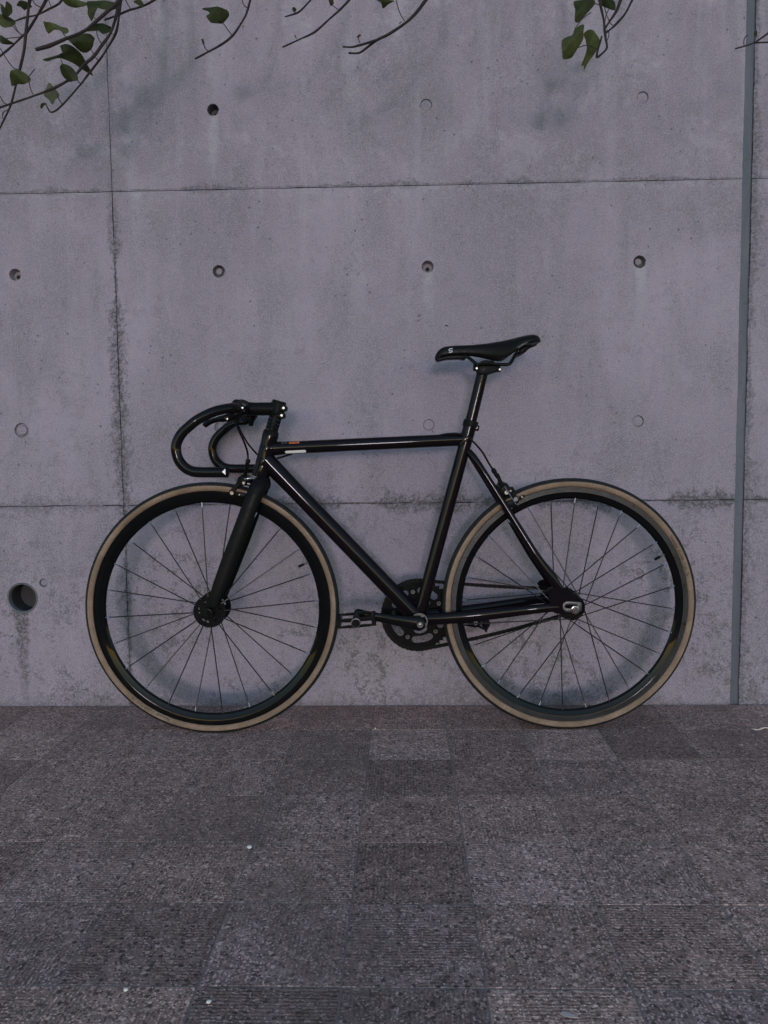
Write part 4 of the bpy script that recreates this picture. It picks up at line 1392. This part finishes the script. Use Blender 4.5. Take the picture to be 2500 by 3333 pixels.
NL = 2 * round(cum[-1] / PITCH_L / 2)


def along(s):
    s %= cum[-1]
    lo, hi = 0, len(cum) - 1
    while hi - lo > 1:
        md = (lo + hi) // 2
        if cum[md] <= s:
            lo = md
        else:
            hi = md
    f = (s - cum[lo]) / max(1e-9, cum[hi] - cum[lo])
    return path[lo].lerp(path[hi], f)


pins = [along(cum[-1] * k / NL) for k in range(NL)]
m = MB()
for p in pins:
    m.tube([Vector((p.x, YB + CHY - 0.0048, p.y)), Vector((p.x, YB + CHY + 0.0048, p.y))], 0.0019, 6)
    m.tube([Vector((p.x, YB + CHY - 0.0017, p.y)), Vector((p.x, YB + CHY + 0.0017, p.y))], 0.0037, 8)
chain = m.build('chain', M_CHAIN, bike, smooth=40)
h = PITCH_L / 2
fig8 = []
for (sx, a0, a1) in ((1, -125, 125), (-1, 55, 305)):
    for k in range(6):
        a = R(a0 + (a1 - a0) * k / 5)
        fig8.append((sx * h + 0.0049 * math.cos(a), 0.0049 * math.sin(a)))
lm = []
for off in (0.0040, 0.0026):
    m = MB()
    for sg in (-1, 1):
        m.prism(fig8, sg * off - 0.0005, sg * off + 0.0005)
    o = m.build('chain_link', M_CHAIN, chain, smooth=30, origin=(0, 0, 0))
    lm.append(o)
for k in range(NL):
    a, b = pins[k], pins[(k + 1) % NL]
    if k < 2:
        o = lm[k]
    else:
        o = bpy.data.objects.new('chain_link', lm[k % 2].data)
        COL.objects.link(o)
        o.parent = chain
    md = (a + b) / 2
    o.location = Vector((md.x, YB + CHY, md.y)) - BIKE_O
    o.rotation_euler = (0, -math.atan2(b.y - a.y, b.x - a.x), 0)


# ------------------------------------------------------------------ ivy hanging from the wall top
def leaf_mat(name, lo, hi):
    t = NT(name)
    c = t.coord()
    oi = t.t.nodes.new('ShaderNodeObjectInfo')
    col = t.mix(t.ramp(t.noise(c, 45, 4, 0.6), 0.3, 0.7), lo, hi)
    col = t.mix(t.math('MULTIPLY', oi.outputs['Random'], 0.4), col, tuple(x * 0.55 for x in lo))
    t.set(Base_Color=col, Roughness=0.55)
    t.put(t.b.inputs['Specular IOR Level'], 0.15)
    t.bump(t.noise(c, 160, 3), 0.25, 0.001)
    return t.m


M_LEAF = leaf_mat('dark_ivy_leaf', (0.019, 0.025, 0.007), (0.038, 0.047, 0.013))
M_LEAF2 = leaf_mat('light_ivy_leaf', (0.044, 0.055, 0.017), (0.078, 0.090, 0.031))
M_LEAF3 = leaf_mat('pale_underside_leaf', (0.085, 0.090, 0.060), (0.125, 0.130, 0.085))
M_STEM = simple('brown_vine_stem', (0.026, 0.018, 0.016), 0.65, var=0.35, nscale=160, bump=0.3, bscale=300, spec=0.25)
M_PET = simple('reddish_leaf_stalk', (0.034, 0.021, 0.018), 0.6, var=0.3, nscale=160, spec=0.25)
lrng = random.Random(5)


def leaf(par, pts, Y, mat, tilt=(0.25, -0.2), curl=2.2):
    pp = [S(a, b, Y) for a, b in pts]
    c = sum(pp, Vector()) / len(pp)
    # round the outline off a little with extra points and small teeth
    ring = []
    n = len(pp)
    for i in range(n):
        p0, p1, p2, p3 = pp[i - 1], pp[i], pp[(i + 1) % n], pp[(i + 2) % n]
        for k in range(3):
            t = k / 3
            q = 0.5 * ((2 * p1) + (p2 - p0) * t + (2 * p0 - 5 * p1 + 4 * p2 - p3) * t * t + (3 * p1 - p0 - 3 * p2 + p3) * t ** 3)
            q = p1.lerp(p2, t).lerp(q, 0.75)
            ring.append(q)

    fa = lrng.uniform(0, 3.14)
    fx, fz, fk = math.cos(fa), math.sin(fa), lrng.uniform(0.25, 0.6)

    def bend(q):
        d = q - c
        q = q + Vector((0, fk * abs(d.x * fx + d.z * fz), 0))
        return Vector((q.x, q.y + tilt[0] * d.x + tilt[1] * d.z + curl * (d.x * d.x + d.z * d.z) + 0.0015 * math.sin(d.x * 180) * math.cos(d.z * 150), q.z))
    m = len(ring)
    front = [bend(q) for q in ring] + [bend(c.lerp(q, 0.66)) for q in ring] + [bend(c.lerp(q, 0.33)) for q in ring] + [bend(c)]
    N = len(front)
    V = front + [v + Vector((0, 0.0005, 0)) for v in front]
    F = []
    for L in range(2):
        for i in range(m):
            j = (i + 1) % m
            F.append((L * m + i, L * m + j, (L + 1) * m + j, (L + 1) * m + i))
    for i in range(m):
        F.append((2 * m + i, 2 * m + (i + 1) % m, 3 * m))
    F += [tuple(N + i for i in reversed(f)) for f in F]
    for i in range(m):
        j = (i + 1) % m
        F.append((i, N + i, N + j, j))
    return MB().add(V, F).build('leaf', mat, par, smooth=60)


def vine(label, stems, petioles=(), leaves=(), k=1.0, ox=0.0, oy=0.0, cat='vine'):
    """stems: list of (points, Y start, Y end, radius start, radius end); pixel tables scaled by k from (ox, oy)"""
    stems = [(p, ya - 0.14, yb - 0.14, ra * 0.93, rb * 0.93) for p, ya, yb, ra, rb in stems]
    petioles = [(p, ya - 0.14, yb - 0.14) for p, ya, yb in petioles]
    leaves = [(p, Y - 0.14, mt) for p, Y, mt in leaves]

    def T(pts):
        return [(ox + a * k, oy + b * k) for a, b in pts]
    first = T(stems[0][0])[0]
    y0 = stems[0][1]
    root = S(first[0], first[1], y0)
    top = Vector((root.x + lrng.uniform(-0.03, 0.03), WALL_O.y - 0.015, WALL_TOP - 0.01))
    v = thing('ivy_vine', label, cat, top, 'ivy vines hanging over the wall')
    for si, (pts, ya, yb, ra, rb) in enumerate(stems):
        q = T(pts)
        n = len(q)
        P3 = [S(a, b, ya + (yb - ya) * i / max(1, n - 1)) for i, (a, b) in enumerate(q)]
        rs = [ra + (rb - ra) * i / max(1, n - 1) for i in range(n)]
        if q[0][1] <= 30 and si in (0, 1, 2, 3):
            d = (P3[0] - P3[1]).normalized()
            up = Vector((top.x, WALL_O.y - 0.02, WALL_TOP + 0.03)) + Vector((0.03 * si, 0, 0))
            mid = P3[0] + d * 0.12
            mid.z = max(mid.z, P3[0].z + 0.08)
            over = up + Vector((0.02, 0.12, 0.035))
            P3 = [over, up, up.lerp(mid, 0.55) + Vector((0, -0.03, 0)), mid] + P3
            rs = [ra * 1.2] * 4 + rs
        # knots and small wobbles
        MB().tube(P3, [r * lrng.uniform(0.80, 1.35) for r in rs], 8, sub=4).build('stem', M_STEM, v)
    for (pts, ya, yb) in petioles:
        q = T(pts)
        n = len(q)
        MB().tube([S(a, b, ya + (yb - ya) * i / max(1, n - 1)) for i, (a, b) in enumerate(q)], [0.0011] * n, 6, sub=3).build('leaf_stalk', M_PET, v)
    for (pts, Y, mt) in leaves:
        leaf(v, T(pts), Y, mt, (lrng.uniform(-0.5, 0.5), lrng.uniform(-0.6, 0.2)), lrng.uniform(0.5, 4))
    return v


q = 0.2532
vine('thick straight ivy vine crossing the top left corner down to the left edge',
     [([(385, -10), (372, 60), (352, 250), (332, 430), (308, 650), (262, 860), (215, 1050), (150, 1310), (90, 1460), (-20, 1680)], 2.02, 2.06, 0.0036, 0.0022)],
     [([(0, 615), (50, 700), (120, 810), (185, 880), (230, 890)], 2.03, 2.03), ([(0, 1230), (40, 1310), (95, 1345)], 2.05, 2.06)],
     [([(100, 1050), (115, 960), (180, 910), (240, 905), (320, 930), (372, 985), (350, 1030), (280, 1055), (200, 1045)], 2.01, M_LEAF2),
      ([(205, 60), (260, 20), (330, 12), (385, 45), (350, 75), (300, 112), (260, 78)], 2.04, M_LEAF)], q)
vine('slanting ivy vine meeting the thick one at a knot in the left corner',
     [([(600, -12), (540, 100), (480, 200), (400, 330), (345, 420), (290, 462), (190, 560), (100, 640), (-15, 735)], 2.05, 2.08, 0.0030, 0.0022)],
     [([(410, -10), (450, 50), (500, 82), (530, 90)], 2.05, 2.06), ([(290, 470), (200, 482), (100, 492), (0, 520)], 2.08, 2.09), ([(280, 455), (230, 400), (190, 320), (175, 270)], 2.07, 2.06)],
     [([(-12, 195), (60, 180), (150, 222), (175, 270), (140, 322), (50, 350), (-12, 310)], 2.06, M_LEAF2),
      ([(-12, 440), (60, 482), (110, 515), (180, 555), (80, 556), (-12, 530)], 2.10, M_LEAF)], q)
vine('thin ivy shoot curving left below two big leaves at the top left',
     [([(805, -10), (745, 55), (620, 120), (480, 190), (330, 222), (190, 272), (150, 300)], 2.10, 2.12, 0.0026, 0.0018)],
     [([(625, -10), (640, 50), (670, 95)], 2.10, 2.10), ([(150, 300), (200, 380), (285, 455)], 2.12, 2.09)],
     [([(800, -8), (1100, -8), (1050, 48), (950, 76), (860, 60)], 2.02, M_LEAF2),
      ([(-12, 20), (60, 100), (100, 40), (160, 80), (150, 150), (80, 186), (-12, 172)], 2.04, M_LEAF)], q)
vine('long ivy vine sweeping down from the top to the left edge, several green leaves',
     [([(1525, -10), (1500, 180), (1425, 415), (1310, 580), (1200, 730), (1080, 830), (950, 980), (720, 1120), (440, 1230), (150, 1330), (-20, 1388)], 2.04, 2.02, 0.0036, 0.0024)],
     [([(365, 1000), (380, 1090), (400, 1160), (430, 1225)], 2.01, 2.025), ([(1240, 400), (1255, 470), (1290, 540), (1315, 572)], 2.05, 2.035), ([(1150, 585), (1190, 670), (1235, 745), (1275, 785)], 2.04, 2.03),
      ([(365, 990), (420, 920), (450, 885)], 2.01, 2.0)],
     [([(880, 510), (1000, 450), (1130, 410), (1190, 450), (1182, 520), (1150, 580), (1090, 632), (1010, 632), (930, 570)], 2.06, M_LEAF),
      ([(758, 855), (800, 830), (870, 840), (940, 880), (982, 950), (985, 1000), (940, 1026), (870, 1022), (800, 970), (765, 920)], 2.00, M_LEAF),
      ([(560, 1220), (610, 1130), (650, 1080), (690, 1120), (732, 1170), (720, 1220), (690, 1250), (655, 1320), (610, 1265)], 2.10, M_LEAF3)], q)
vine('slim ivy vine running beside the long one, ending in a curled leaf bud',
     [([(1558, -10), (1532, 200), (1490, 420), (1380, 620), (1280, 770), (1130, 960), (1040, 1080), (810, 1340), (710, 1425), (650, 1440), (620, 1400), (590, 1340)], 2.07, 2.03, 0.0030, 0.0014)],
     [([(730, 1215), (760, 1280), (800, 1340)], 2.09, 2.035), ([(990, 1005), (1010, 1050), (1045, 1078)], 2.01, 2.03), ([(1400, 360), (1425, 420), (1455, 445)], 2.07, 2.06)],
     [([(505, 1375), (530, 1335), (570, 1315), (592, 1330), (560, 1355), (525, 1382)], 2.03, M_LEAF)], q)
vine('stout blunt-ended ivy branch pointing left, with a pale leaf above it',
     [([(1545, -10), (1500, 45), (1400, 130), (1250, 262), (1080, 400), (840, 500), (650, 582), (540, 615), (455, 637)], 2.00, 1.98, 0.0044, 0.0034)],
     [([(800, 400), (820, 440), (850, 480)], 1.98, 1.985), ([(780, 760), (795, 800), (815, 835)], 2.02, 2.01), ([(1170, 160), (1205, 215), (1245, 262)], 2.02, 1.99)],
     [([(555, 275), (600, 285), (700, 300), (780, 325), (855, 340), (862, 385), (820, 416), (770, 380), (690, 370), (600, 392), (565, 360)], 1.97, M_LEAF2),
      ([(760, 580), (830, 560), (930, 580), (1000, 630), (1030, 700), (1082, 822), (1000, 800), (900, 760), (800, 745), (700, 750), (600, 772), (525, 745), (560, 733), (680, 735), (780, 690), (835, 640), (820, 605)], 2.03, M_LEAF),
      ([(1110, -8), (1450, -8), (1470, 50), (1400, 100), (1290, 90), (1210, 60), (1182, 150), (1172, 262), (1132, 190), (1120, 100)], 2.02, M_LEAF),
      ([(1010, 335), (1090, 340), (1200, 300), (1290, 260), (1390, 290), (1402, 370), (1320, 432), (1260, 390), (1150, 380), (1080, 362)], 2.05, M_LEAF)], q)
vine('short ivy stem entering from the top beside the left cluster',
     [([(2000, -10), (1800, 90), (1659, 130), (1500, 200), (1340, 256)], 2.10, 2.06, 0.0026, 0.0018)],
     [([(1610, -10), (1640, 50), (1680, 120)], 2.09, 2.09)],
     [([(1700, -8), (1800, -8), (1840, 40), (1820, 80), (1760, 50)], 2.08, M_LEAF)], q)
q = 0.5124
vine('single ivy vine with one lobed green leaf, hanging left of centre',
     [([(420, -6), (400, 70), (372, 130), (310, 222), (240, 280), (150, 330), (68, 374)], 2.08, 2.03, 0.0028, 0.0020)],
     [([(228, 122), (262, 168), (300, 220)], 2.04, 2.06), ([(118, 258), (130, 300), (155, 330)], 2.02, 2.04), ([(365, -6), (378, 30), (400, 50)], 2.07, 2.08)],
     [([(112, 40), (180, 38), (262, 38), (273, 70), (230, 125), (165, 136), (138, 100), (165, 95), (150, 70), (116, 52)], 2.03, M_LEAF),
      ([(108, 248), (120, 246), (126, 272), (116, 276)], 2.02, M_LEAF)], q, 600)
vine('shortest bare ivy tip at the top edge, centre left',
     [([(810, -8), (740, 66), (700, 88), (640, 106)], 2.10, 2.06, 0.0022, 0.0018)], [([(696, 60), (704, 85)], 2.06, 2.07)],
     [([(685, 52), (700, 46), (712, 56), (704, 70), (690, 68)], 2.06, M_LEAF)], q, 600)
vine('long bare ivy shoot with a tiny tip, at the top centre',
     [([(1055, -8), (990, 60), (920, 122), (830, 202), (740, 246), (650, 288), (625, 298)], 2.08, 2.02, 0.0026, 0.0019)],
     [([(930, 15), (950, 40), (980, 62)], 2.08, 2.08), ([(702, 222), (712, 246)], 2.03, 2.03)],
     [([(915, -6), (945, -6), (948, 20), (928, 28)], 2.08, M_LEAF)], q, 600)
vine('forked bare ivy shoot with two tips, right of the top centre',
     [([(1540, -8), (1482, 70), (1412, 140), (1300, 216), (1220, 256), (1130, 326), (1090, 338), (1045, 336)], 2.08, 2.02, 0.0036, 0.0022),
      ([(1225, 252), (1165, 272), (1100, 291), (1060, 299), (1008, 297)], 2.04, 2.00, 0.0024, 0.0017)],
     [([(1400, 134), (1368, 80), (1345, 0)], 2.07, 2.06), ([(1104, 232), (1112, 272)], 2.01, 2.01), ([(1365, 150), (1380, 138)], 2.06, 2.06)],
     [([(1215, -6), (1335, -6), (1300, 12), (1262, 40), (1250, 20), (1232, 16)], 2.06, M_LEAF),
      ([(1095, 232), (1112, 216), (1124, 222), (1108, 236)], 2.01, M_LEAF)], q, 600)
q = 0.1688
vine('tangled ivy tuft with four broad leaves, hanging top right',
     [([(895, -20), (930, 150), (980, 400), (1000, 600), (1020, 760), (1040, 920), (950, 1030), (845, 1100), (870, 950), (905, 840), (945, 690)], 2.06, 2.02, 0.0030, 0.0022),
      ([(1310, -20), (1230, 200), (1080, 430), (1010, 540)], 2.04, 2.05, 0.0034, 0.0026),
      ([(1540, -20), (1400, 250), (1250, 430), (1100, 572), (1005, 640)], 2.08, 2.05, 0.0030, 0.0022)],
     [([(990, 130), (1040, 300), (1100, 430), (1150, 490)], 2.05, 2.07), ([(1105, 140), (1030, 270), (1000, 430)], 2.06, 2.05), ([(1050, 580), (1085, 650), (1050, 770)], 2.05, 2.04),
      ([(480, 920), (650, 870), (850, 945)], 2.0, 2.02), ([(735, 240), (560, 370), (420, 560)], 2.0, 2.0), ([(805, 70), (880, 85)], 2.04, 2.06)],
     [([(425, -20), (800, -20), (805, 80), (700, 200), (520, 386), (430, 370), (440, 150)], 2.03, M_LEAF),
      ([(930, -20), (1200, -20), (1225, 152), (1050, 130), (930, 92)], 2.09, M_LEAF),
      ([(178, 850), (200, 720), (300, 682), (380, 660), (420, 560), (520, 480), (600, 480), (590, 620), (600, 720), (560, 800), (490, 900), (400, 1030), (230, 1072), (190, 960)], 2.00, M_LEAF2),
      ([(600, 620), (680, 588), (740, 620), (800, 700), (900, 790), (850, 960), (760, 1080), (690, 1180), (640, 1278), (640, 1180), (595, 1170), (650, 1000), (660, 900), (640, 750)], 2.03, M_LEAF2)], q, 1800)
q = 0.4822
vine('small forked ivy twig reaching in from the right edge over the sealed joint',
     [([(1690, 205), (1659, 225), (1560, 290), (1440, 328)], 2.10, 2.06, 0.0024, 0.0017), ([(1700, 280), (1659, 285), (1560, 289)], 2.12, 2.08, 0.0020, 0.0018)],
     [([(1497, 305), (1498, 262), (1520, 236)], 2.06, 2.05)],
     [([(1562, 225), (1578, 205), (1594, 222), (1590, 240), (1568, 242)], 2.13, M_LEAF)], q, 1700)

# the mass of ivy lying on the wall top, which the hanging shoots come from
m = MB()
for k in range(1500):
    x = lrng.uniform(-2.4, 2.8)
    zz = WALL_TOP + 0.05 + abs(lrng.gauss(0, 0.10))
    yy = lrng.uniform(-0.22, 0.34)
    if yy < -0.02:
        zz = WALL_TOP - 0.06 + abs(lrng.gauss(0, 0.12))
    c = WALL_O + WDIR * x + WNRM * yy + Vector((0, 0, zz))
    r = lrng.uniform(0.022, 0.042)
    rot = Matrix.Rotation(lrng.uniform(0, 6.28), 3, 'Z') @ Matrix.Rotation(lrng.gauss(0.6, 0.5), 3, 'X')
    out = [(0, -1.0), (0.75, -0.75), (0.95, -0.1), (0.5, 0.15), (0.55, 0.65), (0, 1.15), (-0.55, 0.65), (-0.5, 0.15), (-0.95, -0.1), (-0.75, -0.75)]
    m.add([c + rot @ Vector((a * r, b * r, -0.15 * r * abs(a))) for a, b in out], [(0, 1, 2, 3), (0, 3, 4, 5), (0, 5, 6, 7), (0, 7, 8, 9)])
iv = m.build('ivy_foliage', M_LEAF, None, smooth=60)
iv['kind'] = 'stuff'
iv['label'] = 'dense ivy leaves lying along the top of the wall'
iv['category'] = 'ivy'

# ------------------------------------------------------------------ small litter
M_PEB = simple('white_pebble', (0.80, 0.72, 0.68), 0.6, var=0.1, nscale=200, bump=0.2, bscale=400)
M_STRAW = simple('bleached_straw', (0.60, 0.50, 0.44), 0.7, var=0.25, nscale=150)
M_GRIT = simple('grit', (0.10, 0.088, 0.085), 0.95, var=0.6, nscale=90, spec=0.2)
M_PAPER = simple('grubby_paper', (0.55, 0.42, 0.38), 0.8, var=0.2, nscale=150)


def scrap(name, label, cat, px, py, rx, ry, rz, ang, mat, kind):
    c = SF(px, py, 0.001)
    m = MB()
    rot = Matrix.Rotation(ang, 3, 'Z')
    if kind == 'pebble':
        V, F = [], []
        for i in range(7):
            th = math.pi * i / 6
            for j in range(12):
                ph = 2 * math.pi * j / 12
                w = 1 + 0.12 * noise.noise(Vector((i * 1.3, math.cos(ph) * 2, math.sin(ph) * 2 + px)))
                V.append(c + rot @ Vector((rx * math.sin(th) * math.cos(ph) * w, ry * math.sin(th) * math.sin(ph) * w, rz * (1 - math.cos(th)) * 0.9)))
        for i in range(6):
            for j in range(12):
                F.append((i * 12 + j, i * 12 + (j + 1) % 12, (i + 1) * 12 + (j + 1) % 12, (i + 1) * 12 + j))
        m.add(V, F)
    elif kind == 'straw':
        pts = [c + rot @ Vector((rx * t, ry * math.sin(t * 2.2), rz + 0.002 * math.sin(3 * t))) for t in [-1 + 0.25 * i for i in range(9)]]
        m.tube(pts, [rz * (0.6 + 0.4 * math.sin(math.pi * (i + 0.5) / 9)) for i in range(9)], 8, sub=2)
    else:
        V, F = [], []
        o = [(-1, -0.6), (-0.2, -0.9), (0.9, -0.5), (1.0, 0.3), (0.2, 0.8), (-0.7, 0.6)]
        for h in (0.0, 0.0006):
            for a, b in o:
                V.append(c + rot @ Vector((rx * a, ry * b, rz * (0.4 + 0.6 * abs(a * b)) + h)))
        n = len(o)
        F = [tuple(range(n)), tuple(reversed(range(n, 2 * n)))] + [(i, (i + 1) % n, n + (i + 1) % n, n + i) for i in range(n)]
        m.add(V, F)
    base = c.copy()
    base.z = 0
    ob = m.build(name, mat, None, smooth=50, origin=base)
    ob.location = base
    ob['label'], ob['category'] = label, cat
    return ob


scrap('pebble', 'white oval pebble on the paving in the left foreground', 'pebble', 812, 2761, 0.0048, 0.0055, 0.0030, R(20), M_PEB, 'pebble')
scrap('dry_straw', 'pale dry straw on the paving at the right edge near the wall', 'straw', 2478, 2374, 0.022, 0.004, 0.0018, R(-8), M_STRAW, 'straw')
scrap('paper_scrap', 'small pale scrap on the paving just below the right-edge straw', 'scrap', 2412, 2427, 0.0045, 0.006, 0.0025, R(30), M_PAPER, 'scrap')
scrap('paper_scrap', 'flat pale scrap by the wall foot at far left', 'scrap', 162, 2325, 0.0075, 0.004, 0.0015, R(10), M_PAPER, 'scrap')
scrap('paper_scrap', 'tiny pale scrap behind the rear wheel, to its right', 'scrap', 2096, 2371, 0.0045, 0.005, 0.0022, R(60), M_PAPER, 'scrap')
scrap('pebble', 'small white pebble between the two wheels', 'pebble', 1222, 2372, 0.0022, 0.0022, 0.0016, 0, M_PEB, 'pebble')
scrap('paper_scrap', 'crumpled pale scrap on the paving at bottom, right of centre', 'scrap', 1850, 3308, 0.011, 0.005, 0.003, R(-25), M_PAPER, 'scrap')
scrap('pebble', 'pale pebble on the paving near the bottom edge, left of centre', 'pebble', 410, 3226, 0.0034, 0.0034, 0.0024, 0, M_PEB, 'pebble')
scrap('pebble', 'cream pebble near the bottom edge, between the left pebble and the centre', 'pebble', 680, 3265, 0.0038, 0.0030, 0.0022, R(35), M_PEB, 'pebble')

# grit and crumbs of mortar swept against the wall foot
m = MB()
for k in range(900):
    x = lrng.uniform(-1.7, 1.8)
    y = -abs(lrng.gauss(0, 0.010)) - 0.001
    if noise.noise(Vector((x * 5, 0, 3))) < -0.15 and lrng.random() < 0.7:
        continue
    r = lrng.uniform(0.0007, 0.0024)
    c = WALL_O + WDIR * x + WNRM * y + Vector((0, 0, r * 0.6))
    a0 = lrng.uniform(0, 6.3)
    vv = [c + Vector((r * math.cos(a0 + q * 2.1) * lrng.uniform(0.7, 1.3), r * math.sin(a0 + q * 2.1), -r * 0.6)) for q in range(3)] + [c + Vector((0, 0, r * lrng.uniform(0.4, 0.9)))]
    m.add(vv, [(0, 1, 3), (1, 2, 3), (2, 0, 3)])
gr = m.build('grit', M_GRIT, None, smooth=0)
gr['kind'] = 'stuff'
gr['label'], gr['category'] = 'fine grit and mortar crumbs along the wall foot', 'grit'

# a curled dry tendril stuck to the wall
a, b = W(1453, 1063)
pts = []
for k in range(9):
    t = R(170 - 200 * k / 8)
    pts.append(WALL_O + WDIR * (a + 0.0042 * math.cos(t)) + Vector((0, 0, b + 0.0034 * math.sin(t))) - WNRM * 0.0012)
ob = MB().tube(pts, [0.0006, 0.0009, 0.0012, 0.0013, 0.0013, 0.0012, 0.0011, 0.0009, 0.0006], 6).build('dry_tendril', M_STEM, None)
ob['label'], ob['category'] = 'tiny dark curled tendril stuck to the wall above the saddle nose', 'tendril'

for o in bpy.data.objects:
    if '_o' in o:
        del o['_o']
